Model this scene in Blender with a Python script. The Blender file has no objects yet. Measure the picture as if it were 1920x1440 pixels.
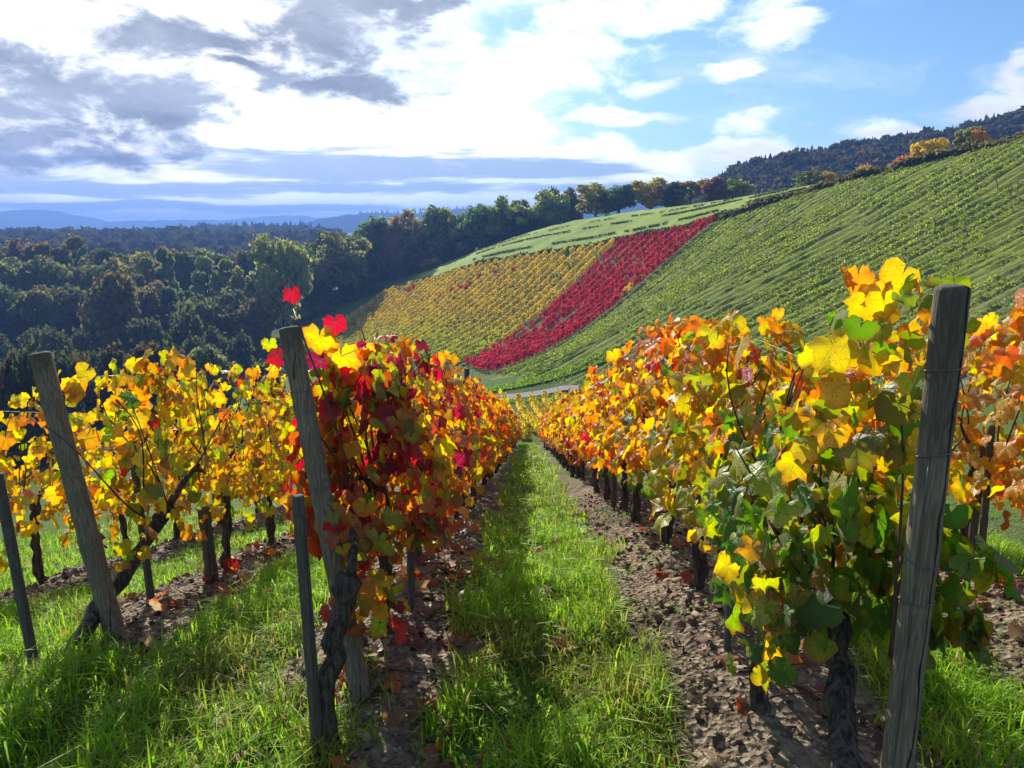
import bpy, math, random
import numpy as np
from mathutils import Matrix

# ---------------------------------------------------------------- camera, sky, sun, exposure
S = bpy.context.scene
COL = S.collection
EYE = np.array([0.0, 0.0, 1.85])
PITCH = math.radians(11.5)
FPX = 1450.0                                  # focal length in pixels of the 1920 px wide photograph
cp, sp = math.cos(PITCH), math.sin(PITCH)
cam = bpy.data.objects.new('camera', bpy.data.cameras.new('camera'))
COL.objects.link(cam)
cam.location = EYE
cam.rotation_euler = (math.pi / 2 - PITCH, 0, 0)
cam.data.sensor_width = 36.0
cam.data.lens = FPX / 1920 * 36.0
cam.data.clip_start = 0.05
cam.data.clip_end = 20000
S.camera = cam

SUN_AZ, SUN_EL = math.radians(-19), math.radians(29)       # azimuth from +Y, to the left
sun = bpy.data.objects.new('sun', bpy.data.lights.new('sun', 'SUN'))
COL.objects.link(sun)
sun.data.energy = 5.0
sun.data.angle = math.radians(0.5)
sun.data.color = (1.0, 0.93, 0.82)
sdir = np.array([math.sin(SUN_AZ) * math.cos(SUN_EL), math.cos(SUN_AZ) * math.cos(SUN_EL), math.sin(SUN_EL)])
sun.rotation_euler = (math.pi / 2 - SUN_EL, 0, math.pi - SUN_AZ)
sun.rotation_euler = (-(math.pi / 2 - SUN_EL), 0, -SUN_AZ)

S.view_settings.view_transform = 'Standard'
S.view_settings.look = 'None'
S.view_settings.gamma = 1.0
S.view_settings.use_curve_mapping = False
S.view_settings.exposure = 0.65
S.render.engine = 'CYCLES'
cy = S.cycles
cy.max_bounces = 6
cy.diffuse_bounces = 3
cy.glossy_bounces = 2
cy.transmission_bounces = 4
cy.transparent_max_bounces = 4
cy.volume_bounces = 0
cy.use_denoising = True
cy.sample_clamp_indirect = 4.0
cy.caustics_reflective = False
cy.caustics_refractive = False


def pix_dir(px, py):
    r, u = (px - 960) / FPX, (720 - py) / FPX
    d = np.array([r, cp + sp * u, -sp + cp * u])
    return d


def at(px, py, Y):
    """World point on the sight line through photo pixel (px, py) at forward distance Y."""
    d = pix_dir(px, py)
    return EYE + d * (Y / d[1])


def azel(px, py):
    d = pix_dir(px, py)
    d = d / np.linalg.norm(d)
    return math.atan2(d[0], d[1]), math.asin(d[2])


class NT:
    """Small helper to write node trees."""
    def __init__(self, tree):
        self.t = tree

    def n(self, typ, **kw):
        x = self.t.nodes.new(typ)
        for k, v in kw.items():
            setattr(x, k, v)
        return x

    def put(self, sock, v):
        if v is None:
            return
        if isinstance(v, bpy.types.NodeSocket):
            self.t.links.new(v, sock)
        else:
            if hasattr(sock, 'default_value'):
                try:
                    sock.default_value = v
                except Exception:
                    sock.default_value = (*v, 1.0)

    def m(self, op, a, b=None, c=None, clamp=False):
        x = self.n('ShaderNodeMath', operation=op, use_clamp=clamp)
        self.put(x.inputs[0], a)
        self.put(x.inputs[1], b)
        self.put(x.inputs[2], c)
        return x.outputs[0]

    def vm(self, op, a, b=None):
        x = self.n('ShaderNodeVectorMath', operation=op)
        self.put(x.inputs[0], a)
        self.put(x.inputs[1], b)
        return x.outputs['Value'] if op in ('LENGTH', 'DOT_PRODUCT', 'DISTANCE') else x.outputs[0]

    def ss(self, v, lo, hi, a=0.0, b=1.0):
        x = self.n('ShaderNodeMapRange', interpolation_type='SMOOTHSTEP')
        self.put(x.inputs[0], v)
        for i, q in enumerate((lo, hi, a, b)):
            self.put(x.inputs[1 + i], q)
        return x.outputs[0]

    def mix(self, f, a, b, blend='MIX'):
        x = self.n('ShaderNodeMix', data_type='RGBA', blend_type=blend)
        self.put(x.inputs[0], f)
        self.put(x.inputs[6], a if isinstance(a, bpy.types.NodeSocket) else (*a[:3], 1))
        self.put(x.inputs[7], b if isinstance(b, bpy.types.NodeSocket) else (*b[:3], 1))
        return x.outputs[2]

    def noise(self, vec, scale, detail=4, rough=0.55, dist=0.0, col=False):
        x = self.n('ShaderNodeTexNoise')
        self.put(x.inputs['Vector'], vec)
        x.inputs['Scale'].default_value = scale
        x.inputs['Detail'].default_value = detail
        x.inputs['Roughness'].default_value = rough
        x.inputs['Distortion'].default_value = dist
        return x.outputs[1 if col else 0]

    def xyz(self, v):
        x = self.n('ShaderNodeSeparateXYZ')
        self.put(x.inputs[0], v)
        return x.outputs

    def comb(self, a, b, c=0.0):
        x = self.n('ShaderNodeCombineXYZ')
        for i, q in enumerate((a, b, c)):
            self.put(x.inputs[i], q)
        return x.outputs[0]


world = bpy.data.worlds.new('World')
S.world = world
world.use_nodes = True
wt = world.node_tree
wt.nodes.clear()
W = NT(wt)
sky = W.n('ShaderNodeTexSky', sky_type='NISHITA')
sky.sun_disc = False
sky.sun_elevation = SUN_EL
sky.sun_rotation = SUN_AZ
sky.altitude = 200
sky.air_density = 1.0
sky.dust_density = 0.6
sky.ozone_density = 2.0
SKY_STRENGTH = 0.10
skyc = W.mix(1.0, sky.outputs[0], (SKY_STRENGTH * 0.56, SKY_STRENGTH * 0.74, SKY_STRENGTH * 0.92), 'MULTIPLY')
tc = W.n('ShaderNodeTexCoord')
dvec = tc.outputs['Generated']
dx, dy, dz = W.xyz(dvec)
az = W.m('ARCTAN2', dx, dy)
el = W.m('ARCSINE', dz)
P2 = W.comb(az, el)
warp = W.noise(W.comb(W.m('MULTIPLY', az, 1.0), W.m('MULTIPLY', el, 1.9)), 9.0, 6, 0.6, col=True)
warpv = W.vm('SUBTRACT', warp, (0.5, 0.5, 0.5))
fine = W.noise(W.comb(az, W.m('MULTIPLY', el, 2.2)), 11.0, 12, 0.62, 0.35)
streak = W.noise(W.comb(W.m('MULTIPLY', az, 1.0), W.m('MULTIPLY', el, 9.0)), 4.5, 8, 0.6, 0.4)


def blobs(lst, amount):
    """Largest of a list of soft ellipses given as photo pixel centre and half sizes, with ragged edges."""
    pw = W.vm('ADD', P2, W.vm('MULTIPLY', warpv, (amount, amount * 0.6, 0)))
    tot = None
    for (px, py, hx, hy) in lst:
        a0, e0 = azel(px, py)
        k = FPX
        v = W.vm('MULTIPLY', W.vm('SUBTRACT', pw, (a0, e0, 0)), (k / hx, k / hy, 0))
        g = W.m('SUBTRACT', 1.0, W.vm('LENGTH', v))
        tot = g if tot is None else W.m('MAXIMUM', tot, g)
    return tot


# thick grey clouds (seen from below against the sun)
dark = blobs([(110, 165, 360, 85), (40, 255, 330, 60), (300, 205, 230, 36), (330, 62, 210, 66), (630, 55, 205, 95), (600, 142, 250, 44), (690, 158, 140, 36), (740, 0, 160, 34),
              (470, 130, 150, 22), (-220, 150, 240, 90), (-260, 30, 160, 60)], 0.13)
darkm = W.ss(W.m('ADD', dark, W.m('MULTIPLY', W.m('SUBTRACT', fine, 0.5), 2.9)), -0.32, 0.78)
# long grey-blue bank above the horizon
bank = blobs([(700, 318, 430, 40), (1010, 318, 330, 32), (300, 352, 330, 20), (620, 352, 420, 18), (90, 300, 300, 14), (1150, 352, 300, 13), (150, 384, 420, 10), (-300, 330, 400, 40), (560, 388, 300, 9)], 0.035)
bankm = W.ss(W.m('ADD', bank, W.m('MULTIPLY', W.m('SUBTRACT', streak, 0.5), 2.8)), -0.12, 0.62)
# white fair-weather clouds
puff = blobs([(1180, 18, 175, 42), (1440, 38, 95, 36), (1090, 95, 130, 32), (1000, 120, 170, 66), (980, 150, 110, 40), (1150, 214, 150, 14), (1395, 230, 52, 24), (1390, 290, 110, 30), (1140, 276, 44, 28),
              (1690, 250, 125, 20), (1840, 198, 90, 22), (1365, 135, 50, 20), (1230, 158, 60, 16), (1915, 150, 30, 40), (1080, 272, 50, 20), (1230, 300, 150, 24), (1240, 345, 130, 14), (1000, 282, 180, 20),
              (2150, 90, 150, 40), (2400, 240, 200, 40), (2300, -150, 260, 60), (1300, -160, 300, 60), (1700, -260, 240, 60)], 0.085)
puffm = W.ss(W.m('ADD', puff, W.m('MULTIPLY', W.m('SUBTRACT', fine, 0.5), 2.3)), -0.12, 0.75)
# bright thin cloud veil round the sun
veil = blobs([(200, -140, 700, 500), (150, 160, 640, 300), (560, 230, 520, 130)], 0.25)
veilm = W.ss(W.m('ADD', veil, W.m('MULTIPLY', W.m('SUBTRACT', fine, 0.5), 1.2)), -0.15, 0.6)
# generic broken cloud elsewhere in the sky
dome = W.noise(W.vm('MULTIPLY', dvec, (1, 1, 2.2)), 3.2, 8, 0.6, 0.2)
front = W.ss(dy, 0.05, 0.5)
domem = W.m('MULTIPLY', W.ss(dome, 0.52, 0.68), W.m('SUBTRACT', 1.0, front))
low = W.ss(el, -0.02, 0.02)

sunward = W.vm('DOT_PRODUCT', dvec, tuple(float(q) for q in sdir))
tex = W.noise(W.comb(az, W.m('MULTIPLY', el, 1.8)), 6.0, 10, 0.6, 0.3)
bright = W.m('MULTIPLY', W.ss(sunward, 0.45, 0.97, 0.62, 1.35), W.ss(tex, 0.30, 0.62, 0.72, 1.12))
def grey(c, k):
    return W.mix(1.0, W.comb(k, k, k), c, 'MULTIPLY')
c = skyc
horizon = W.ss(el, -0.02, 0.11, 1.0, 0.0)
c = W.mix(W.m('MULTIPLY', horizon, 0.75), c, (1.15, 1.2, 1.24))
wisp = W.noise(W.vm('ADD', W.comb(W.m('MULTIPLY', az, 1.0), W.m('MULTIPLY', el, 3.5)), W.vm('MULTIPLY', warpv, (0.15, 0.1, 0))), 5.0, 10, 0.65, 0.6)
c = W.mix(W.ss(wisp, 0.46, 0.80, 0.0, 0.60), c, (0.72, 0.78, 0.85))
c = W.mix(W.m('MULTIPLY', domem, 0.85), c, (0.88, 0.91, 0.95))
c = W.mix(W.m('MULTIPLY', veilm, 0.95), c, grey((1.0, 1.0, 1.02), bright))
c = W.mix(W.m('MULTIPLY', puffm, 0.95), c, grey((0.98, 1.0, 1.03), W.m('MULTIPLY', bright, W.ss(puff, -0.1, 0.7, 1.15, 0.85))))
edge = W.ss(bankm, 0.15, 0.85)
c = W.mix(W.m('MULTIPLY', bankm, 0.92), c, W.mix(edge, (1.1, 1.02, 0.95), (0.33, 0.42, 0.57)))
edge2 = W.ss(darkm, 0.2, 0.95)
c = W.mix(W.m('MULTIPLY', darkm, 0.93), c, W.mix(edge2, (0.68, 0.72, 0.77), W.mix(W.ss(tex, 0.35, 0.65), (0.125, 0.153, 0.205), (0.26, 0.30, 0.37))))
c = W.mix(low, (0.25, 0.32, 0.38), c)
bg = W.n('ShaderNodeBackground')
W.put(bg.inputs[0], c)
bg.inputs[1].default_value = 1.0
wo = W.n('ShaderNodeOutputWorld')
wt.links.new(bg.outputs[0], wo.inputs[0])

# ---------------------------------------------------------------- helpers
rng = np.random.default_rng(7)
random.seed(7)


def sstep(a, b, x):
    t = np.clip((np.asarray(x, float) - a) / (b - a), 0, 1)
    return t * t * (3 - 2 * t)


def vnoise(x, y, seed=0):
    """Cheap smooth value noise on arrays, about -1..1."""
    x = np.asarray(x, float); y = np.asarray(y, float)
    xi, yi = np.floor(x).astype(np.int64), np.floor(y).astype(np.int64)
    fx, fy = x - xi, y - yi
    fx, fy = fx * fx * (3 - 2 * fx), fy * fy * (3 - 2 * fy)

    def h(a, b):
        n = (a * 374761393 + b * 668265263 + seed * 974634777) & 0xffffffff
        n = ((n ^ (n >> 13)) * 1274126177) & 0xffffffff
        return ((n ^ (n >> 16)) & 0xffff) / 32767.5 - 1
    return (h(xi, yi) * (1 - fx) + h(xi + 1, yi) * fx) * (1 - fy) + (h(xi, yi + 1) * (1 - fx) + h(xi + 1, yi + 1) * fx) * fy


def fbm(x, y, o=4, seed=0):
    s, a = 0, 1.0
    for i in range(o):
        s = s + a * vnoise(x * 2 ** i, y * 2 ** i, seed + i)
        a *= 0.5
    return s


def mesh_np(name, V, F, mats=None, cols=None, uv=None, smooth=True, fmat=None):
    """Mesh from numpy arrays. F is (n,3) or (n,4); cols per vertex (n,3); uv per vertex (n,2)."""
    V = np.ascontiguousarray(V, np.float32); F = np.ascontiguousarray(F, np.int32)
    me = bpy.data.meshes.new(name)
    k = F.shape[1]
    me.vertices.add(len(V)); me.vertices.foreach_set('co', V.ravel())
    me.loops.add(F.size); me.loops.foreach_set('vertex_index', F.ravel())
    me.polygons.add(len(F))
    me.polygons.foreach_set('loop_start', np.arange(0, F.size, k, dtype=np.int32))
    try:
        me.polygons.foreach_set('loop_total', np.full(len(F), k, np.int32))
    except Exception:
        pass
    if smooth:
        me.polygons.foreach_set('use_smooth', np.ones(len(F), bool))
    if fmat is not None:
        me.polygons.foreach_set('material_index', np.asarray(fmat, np.int32))
    if cols is not None:
        a = me.attributes.new('col', 'FLOAT_COLOR', 'POINT')
        c4 = np.ones((len(V), 4), np.float32); c4[:, :3] = cols
        a.data.foreach_set('color', c4.ravel())
    if uv is not None:
        u = me.uv_layers.new(name='UVMap')
        u.data.foreach_set('uv', np.ascontiguousarray(uv[F.ravel()], np.float32).ravel())
    me.update(calc_edges=True)
    for m in (mats if isinstance(mats, (list, tuple)) else [mats] if mats else []):
        me.materials.append(m)
    return me


def link(name, me, parent=None, loc=(0, 0, 0), **props):
    o = bpy.data.objects.new(name, me)
    COL.objects.link(o)
    o.location = loc
    if parent is not None:
        o.parent = parent
    for k, v in props.items():
        o[k] = v
    return o


def thing(name, label, cat, loc=(0, 0, 0), rz=0.0, group=None, data=None):
    o = bpy.data.objects.new(name, data)
    COL.objects.link(o)
    if data is None:
        o.empty_display_size = 0.1
    o.location = loc
    o.rotation_euler = (0, 0, rz)
    o['label'] = label
    o['category'] = cat
    if group:
        o['group'] = group
    return o


class Geo:
    """Collects pieces of geometry into one mesh."""
    def __init__(self):
        self.V, self.F, self.C, self.n = [], [], [], 0

    def add(self, V, F, col=(1, 1, 1)):
        V = np.asarray(V, float); F = np.asarray(F, int)
        if F.shape[1] == 4:
            F = np.vstack([F[:, [0, 1, 2]], F[:, [0, 2, 3]]])
        self.V.append(V); self.F.append(F + self.n)
        c = np.asarray(col, float)
        self.C.append(np.broadcast_to(c, (len(V), 3)) if c.ndim == 1 else c)
        self.n += len(V)
        return self

    def mesh(self, name, mat, smooth=True):
        return mesh_np(name, np.vstack(self.V), np.vstack(self.F), mat, np.vstack(self.C), smooth=smooth)


def tube(pts, rad, sides=8, bump=0.0, seed=0, cap=True):
    """Closed tube along a polyline; returns vertices and quads (as triangles)."""
    pts = np.asarray(pts, float); n = len(pts)
    rad = np.broadcast_to(np.asarray(rad, float), (n,))
    tan = np.gradient(pts, axis=0); tan /= np.linalg.norm(tan, axis=1)[:, None] + 1e-9
    ref = np.array([1.0, 0.0, 0.0]) if abs(tan[0][0]) < 0.8 else np.array([0, 1.0, 0])
    r = np.random.default_rng(seed)
    V = []
    for i in range(n):
        u = np.cross(tan[i], ref); u /= np.linalg.norm(u); v = np.cross(tan[i], u)
        a = np.linspace(0, 2 * math.pi, sides, endpoint=False)
        rr = rad[i] * (1 + bump * (r.random(sides) * 2 - 1))
        V.append(pts[i] + np.outer(np.cos(a) * rr, u) + np.outer(np.sin(a) * rr, v))
    V = np.vstack(V)
    F = []
    for i in range(n - 1):
        for j in range(sides):
            a, b = i * sides + j, i * sides + (j + 1) % sides
            F += [(a, b, b + sides), (a, b + sides, a + sides)]
    if cap:
        V = np.vstack([V, pts[0], pts[-1]])
        c0, c1 = len(V) - 2, len(V) - 1
        for j in range(sides):
            F.append((c0, (j + 1) % sides, j))
            F.append((c1, (n - 1) * sides + j, (n - 1) * sides + (j + 1) % sides))
    return V, np.array(F)


def bezier(p0, p1, p2, p3, n):
    t = np.linspace(0, 1, n)[:, None]
    p0, p1, p2, p3 = map(lambda q: np.asarray(q, float), (p0, p1, p2, p3))
    return (1 - t) ** 3 * p0 + 3 * (1 - t) ** 2 * t * p1 + 3 * (1 - t) * t * t * p2 + t ** 3 * p3


def frames(tip, nor):
    """Rotation matrices (n,3,3) with columns X, Y=tip, Z=normal."""
    tip = tip / (np.linalg.norm(tip, axis=1)[:, None] + 1e-9)
    nor = nor - tip * np.sum(nor * tip, axis=1)[:, None]
    nor = nor / (np.linalg.norm(nor, axis=1)[:, None] + 1e-9)
    x = np.cross(tip, nor)
    return np.stack([x, tip, nor], axis=2)


def scatter(templates, pick, R, pos, scl, cols):
    """Join copies of template leaves: returns V, F, C, UV."""
    Vs, Fs, Cs, Us, n = [], [], [], [], 0
    for k, (tv, tf, tu) in enumerate(templates):
        ix = np.nonzero(pick == k)[0]
        if not len(ix):
            continue
        v = np.einsum('nij,vj->nvi', R[ix], tv) * scl[ix][:, None, None] + pos[ix][:, None, :]
        f = tf[None, :, :] + (np.arange(len(ix)) * len(tv))[:, None, None] + n
        Vs.append(v.reshape(-1, 3)); Fs.append(f.reshape(-1, 3))
        Cs.append(np.repeat(cols[ix], len(tv), axis=0)); Us.append(np.tile(tu, (len(ix), 1)))
        n += len(ix) * len(tv)
    return np.vstack(Vs), np.vstack(Fs), np.vstack(Cs), np.vstack(Us)


# ---------------------------------------------------------------- materials
def new_mat(name):
    m = bpy.data.materials.new(name)
    m.use_nodes = True
    m.node_tree.nodes.clear()
    T = NT(m.node_tree)
    out = T.n('ShaderNodeOutputMaterial')
    return m, T, out


def principled(T, out, col, rough=0.8, spec=0.3, bump=None, bdist=0.01, bstr=1.0):
    p = T.n('ShaderNodeBsdfPrincipled')
    T.put(p.inputs['Base Color'], col if isinstance(col, bpy.types.NodeSocket) else (*col, 1))
    T.put(p.inputs['Roughness'], rough)
    p.inputs['Specular IOR Level'].default_value = spec
    if bump is not None:
        b = T.n('ShaderNodeBump')
        b.inputs['Distance'].default_value = bdist
        b.inputs['Strength'].default_value = bstr
        T.put(b.inputs['Height'], bump)
        T.t.links.new(b.outputs[0], p.inputs['Normal'])
    if out is not None:
        T.t.links.new(p.outputs[0], out.inputs[0])
    return p


def vine_leaf_mat(name, joined):
    m, T, out = new_mat(name)
    if joined:
        a = T.n('ShaderNodeAttribute', attribute_name='col')
        base, rnd = a.outputs['Color'], T.noise(T.n('ShaderNodeTexCoord').outputs['Object'], 11.0, 0)
    else:
        oi = T.n('ShaderNodeObjectInfo')
        base, rnd = oi.outputs['Color'], oi.outputs['Random']
    uvn = T.n('ShaderNodeUVMap')
    p = T.vm('MULTIPLY', T.vm('SUBTRACT', uvn.outputs[0], (0.5, 0.5, 0)), (2, 2, 0))
    x, y, _ = T.xyz(p)
    ang = T.m('ABSOLUTE', T.m('ARCTAN2', x, y))
    r = T.vm('LENGTH', p)
    d = None
    for a0 in (0.0, 0.93, 1.95):
        dd = T.m('MULTIPLY', r, T.m('ABSOLUTE', T.m('SINE', T.m('SUBTRACT', ang, a0))))
        d = dd if d is None else T.m('MINIMUM', d, dd)
    # side veins: ribs running off each main vein
    ribs = T.m('ABSOLUTE', T.m('SINE', T.m('ADD', T.m('MULTIPLY', r, 26.0), T.m('MULTIPLY', d, -22.0))))
    vein = T.m('MAXIMUM', T.ss(d, 0.0, 0.035, 1.0, 0.0), T.ss(ribs, 0.0, 0.22, 0.55, 0.0))
    blot = T.noise(T.vm('ADD', p, T.comb(T.m('MULTIPLY', rnd, 91.0), T.m('MULTIPLY', rnd, 37.0), rnd)), 3.2, 4, 0.6)
    warm = T.mix(1.0, base, (1.0, 0.42, 0.35), 'MULTIPLY')
    rim = T.m('MULTIPLY', T.ss(T.m('ADD', r, T.m('MULTIPLY', blot, 0.9)), 0.85, 1.35), T.ss(rnd, 0.1, 0.8))
    nv = T.m('MULTIPLY', T.ss(d, 0.02, 0.20, 0.6, 0.0), T.ss(rnd, 0.35, 0.6))
    c = T.mix(nv, base, T.mix(1.0, base, (0.55, 0.92, 0.9), 'MULTIPLY'))
    c = T.mix(rim, c, warm)
    crisp = T.m('MULTIPLY', T.ss(T.m('ADD', r, T.m('MULTIPLY', blot, 0.8)), 1.18, 1.38), T.ss(T.m('FRACT', T.m('MULTIPLY', rnd, 7.3)), 0.45, 0.75))
    c = T.mix(T.m('MULTIPLY', crisp, 0.85), c, (0.15, 0.06, 0.025))
    c = T.mix(T.m('MULTIPLY', T.ss(blot, 0.56, 0.68), 0.45), c, T.mix(1.0, base, (0.5, 0.42, 0.4), 'MULTIPLY'))
    c = T.mix(T.m('MULTIPLY', vein, 0.50), c, T.mix(0.5, T.mix(1.0, base, (0.55, 0.6, 0.4), 'MULTIPLY'), (0.30, 0.30, 0.08)))
    spots = T.noise(T.vm('ADD', p, T.comb(rnd, rnd, rnd)), 13.0, 2, 0.5)
    c = T.mix(T.m('MULTIPLY', T.ss(spots, 0.62, 0.70), 0.75), c, (0.10, 0.05, 0.02))
    pr = principled(T, None, T.mix(0.12, c, (0.5, 0.5, 0.45)), 0.36, 0.5, T.m('SUBTRACT', blot, T.m('MULTIPLY', vein, 0.4)), 0.006, 0.8)
    tr = T.n('ShaderNodeBsdfTranslucent')
    hs = T.n('ShaderNodeHueSaturation')
    hs.inputs['Saturation'].default_value = 1.12
    hs.inputs['Value'].default_value = 1.5
    T.put(hs.inputs['Color'], c)
    T.t.links.new(hs.outputs[0], tr.inputs[0])
    mx = T.n('ShaderNodeMixShader')
    mx.inputs[0].default_value = 0.57
    T.t.links.new(pr.outputs[0], mx.inputs[1]); T.t.links.new(tr.outputs[0], mx.inputs[2])
    T.t.links.new(mx.outputs[0], out.inputs[0])
    return m


def foliage_mat(name, transl=0.35, tint=True, rough=0.6, gain=1.0, spec=0.22):
    """Vertex colour (times object colour) foliage for grass, trees and far vines."""
    m, T, out = new_mat(name)
    a = T.n('ShaderNodeAttribute', attribute_name='col')
    c = a.outputs['Color']
    if tint:
        oi = T.n('ShaderNodeObjectInfo')
        c = T.mix(1.0, c, oi.outputs['Color'], 'MULTIPLY')
    pr = principled(T, None, c, rough, spec)
    tr = T.n('ShaderNodeBsdfTranslucent')
    T.put(tr.inputs[0], T.mix(1.0, c, (1.25 * gain, 1.25 * gain, 1.0 * gain), 'MULTIPLY'))
    mx = T.n('ShaderNodeMixShader')
    mx.inputs[0].default_value = transl
    T.t.links.new(pr.outputs[0], mx.inputs[1]); T.t.links.new(tr.outputs[0], mx.inputs[2])
    T.t.links.new(mx.outputs[0], out.inputs[0])
    return m


def bark_mat(name, c1, c2, scale=(60, 60, 9)):
    m, T, out = new_mat(name)
    tc = T.n('ShaderNodeTexCoord').outputs['Object']
    n = T.noise(T.vm('MULTIPLY', tc, scale), 1.0, 6, 0.65, 0.6)
    n2 = T.noise(tc, 7.0, 3)
    c = T.mix(T.ss(n, 0.35, 0.68), c1, c2)
    c = T.mix(T.m('MULTIPLY', T.ss(n2, 0.5, 0.75), 0.5), c, (0.10, 0.11, 0.07))
    principled(T, out, c, 0.9, 0.2, n, 0.012, 1.0)
    return m


def post_mat(name, c1, c2, green):
    m, T, out = new_mat(name)
    tc = T.n('ShaderNodeTexCoord').outputs['Object']
    x, y, z = T.xyz(tc)
    ring = T.noise(T.vm('MULTIPLY', tc, (22, 22, 2.6)), 1.0, 3, 0.5, 1.4)
    grain = T.m('FRACT', T.m('MULTIPLY', ring, 7.0))
    grain = T.ss(T.m('ABSOLUTE', T.m('SUBTRACT', grain, 0.5)), 0.0, 0.5)
    fib = T.noise(T.vm('MULTIPLY', tc, (220, 220, 6)), 1.0, 4, 0.6)
    c = T.mix(T.m('MULTIPLY', grain, 0.6), c1, c2)
    c = T.mix(T.m('MULTIPLY', T.ss(fib, 0.42, 0.6), 0.5), c, T.mix(1.0, c, (1.35, 1.35, 1.3), 'MULTIPLY'))
    moss = T.noise(tc, 5.0, 5, 0.6)
    c = T.mix(T.m('MULTIPLY', T.ss(moss, 0.45, 0.7), 0.6), c, green)
    topw = T.ss(z, 1.30, 1.47)
    c = T.mix(T.m('MULTIPLY', topw, 0.5), c, (0.035, 0.035, 0.033))
    a = T.m('ARCTAN2', T.m('ADD', x, T.m('MULTIPLY', T.m('SUBTRACT', ring, 0.5), 0.02)), T.m('MULTIPLY', y, -1.0))
    crack = T.ss(T.m('ABSOLUTE', T.m('ADD', T.m('SUBTRACT', a, 0.15), T.m('MULTIPLY', T.m('SUBTRACT', T.noise(T.comb(0, 0, T.m('MULTIPLY', z, 4.0)), 1.0, 3), 0.5), 0.9))), 0.0, 0.07, 1.0, 0.0)
    c = T.mix(crack, c, (0.012, 0.010, 0.008))
    h = T.m('SUBTRACT', T.m('ADD', T.m('MULTIPLY', grain, 0.25), fib), T.m('MULTIPLY', crack, 2.0))
    principled(T, out, c, 0.85, 0.25, h, 0.006, 1.0)
    return m


def plain_mat(name, col, rough=0.7, spec=0.3, metal=0.0):
    m, T, out = new_mat(name)
    tc = T.n('ShaderNodeTexCoord').outputs['Object']
    n = T.noise(tc, 18.0, 4)
    p = principled(T, out, T.mix(T.ss(n, 0.3, 0.7), tuple(q * 0.7 for q in col), tuple(min(1, q * 1.25) for q in col)), rough, spec)
    p.inputs['Metallic'].default_value = metal
    return m


M_LEAF = vine_leaf_mat('vine_leaf', False)
M_LEAFJ = vine_leaf_mat('vine_leaf_mass', True)
M_GRASS = foliage_mat('grass_blades', 0.52, False, 0.5, 1.35)
M_CROWN = foliage_mat('tree_foliage', 0.5, True, 0.9, 1.1, 0.04)
M_FARVINE = foliage_mat('slope_vine_foliage', 0.42, True, 0.6, 1.1)
M_BARK = bark_mat('vine_bark', (0.022, 0.017, 0.014), (0.15, 0.115, 0.088))
M_TREEBARK = bark_mat('tree_bark', (0.03, 0.025, 0.02), (0.10, 0.085, 0.07), (4, 4, 0.8))
M_CANE = plain_mat('cane_bark', (0.085, 0.042, 0.028), 0.6)
M_POST = post_mat('post_wood', (0.27, 0.22, 0.15), (0.085, 0.067, 0.045), (0.165, 0.15, 0.09))
M_STAKE = post_mat('stake_wood', (0.135, 0.12, 0.095), (0.055, 0.048, 0.04), (0.09, 0.095, 0.07))
M_WIRE = plain_mat('wire', (0.16, 0.16, 0.16), 0.45, 0.5, 0.8)

# ---------------------------------------------------------------- terrain
SC = 1.12
ys = np.linspace(-60, 400, 4601)
sl = np.where(ys < 50, 0.268 * sstep(2.3, 5.0, ys), 0)
sl = np.where(ys >= 50, 0.268 + (0.20 - 0.268) * sstep(50, 56, ys) + (0.075 - 0.20) * sstep(66, 74, ys), sl)
sl = np.where(ys >= 98, 0.0, sl)
pz = -np.cumsum(sl) * (ys[1] - ys[0])


def Pz(y):
    return np.interp(y, ys, pz)


def near(x, y):
    x = np.asarray(x, float); y = np.asarray(y, float)
    return Pz(y) + 0.12 * np.minimum(x + 0.3, 0) - 0.10 * np.maximum(-x - 9, 0) * sstep(0, 30, y) + 0.10 * np.maximum(x - 6, 0)


# rows on the hillside opposite: foot and top of reference rows, as sight lines with their distances
def hp(px, py, Y):
    return at(px, py, Y * SC)


def on_line(px, py, B, T):
    d = pix_dir(px, py)
    a = d[0] / d[1]
    k = (a * B[1] - B[0]) / ((T[0] - B[0]) - a * (T[1] - B[1]))
    y = B[1] + k * (T[1] - B[1])
    return at(px, py, y)


REF = []          # (foot, top, mid points)
REF.append((hp(1800, 780, 42), hp(1800, 780, 42) + np.array([46, 9.5, 19.5]), []))
B = hp(1480, 745, 57); REF.append((B, hp(2350, 340, 65.4) + np.array([14, 2.5, 5.0]), [(1600, 690), (1920, 540)]))
B = hp(1250, 712, 72); REF.append((B, hp(2300, 130, 89), [(1400, 640), (1700, 492), (1920, 385)]))
B = hp(985, 705, 86); REF.append((B, hp(1793, 291, 107.7), [(1120, 622), (1280, 547), (1540, 425)]))
B = hp(912, 715, 95); REF.append((B, hp(1355, 408, 125.5), [(1040, 662), (1130, 600), (1250, 495)]))
B = hp(862, 692, 112); REF.append((B, hp(1165, 452, 145.5), [(1000, 612), (1060, 560)]))
B = hp(570, 680, 172); REF.append((B, hp(735, 545, 200), [(660, 612)]))
B = hp(455, 700, 158); REF.append((B, hp(610, 618, 186), []))
ROWS_AT = [0, 11, 24, 38, 58, 67, 97, 107]        # row number at each reference row
FB = np.array([r[0][:2] for r in REF]); FT = np.array([r[1][:2] for r in REF])

ctrl = []
for Bq, Tq, mids in REF:
    ctrl += [Bq, Tq]
    Ls = [on_line(px, py, Bq, Tq) for px, py in mids]
    ctrl += Ls
    if not Ls:
        q = 0.5 * (Bq + Tq); q[2] -= 0.05 * abs(Tq[2] - Bq[2]); ctrl.append(q)
ctrl += [hp(1600, 331, 115), hp(860, 507, 180), hp(1000, 478, 164)]
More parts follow.
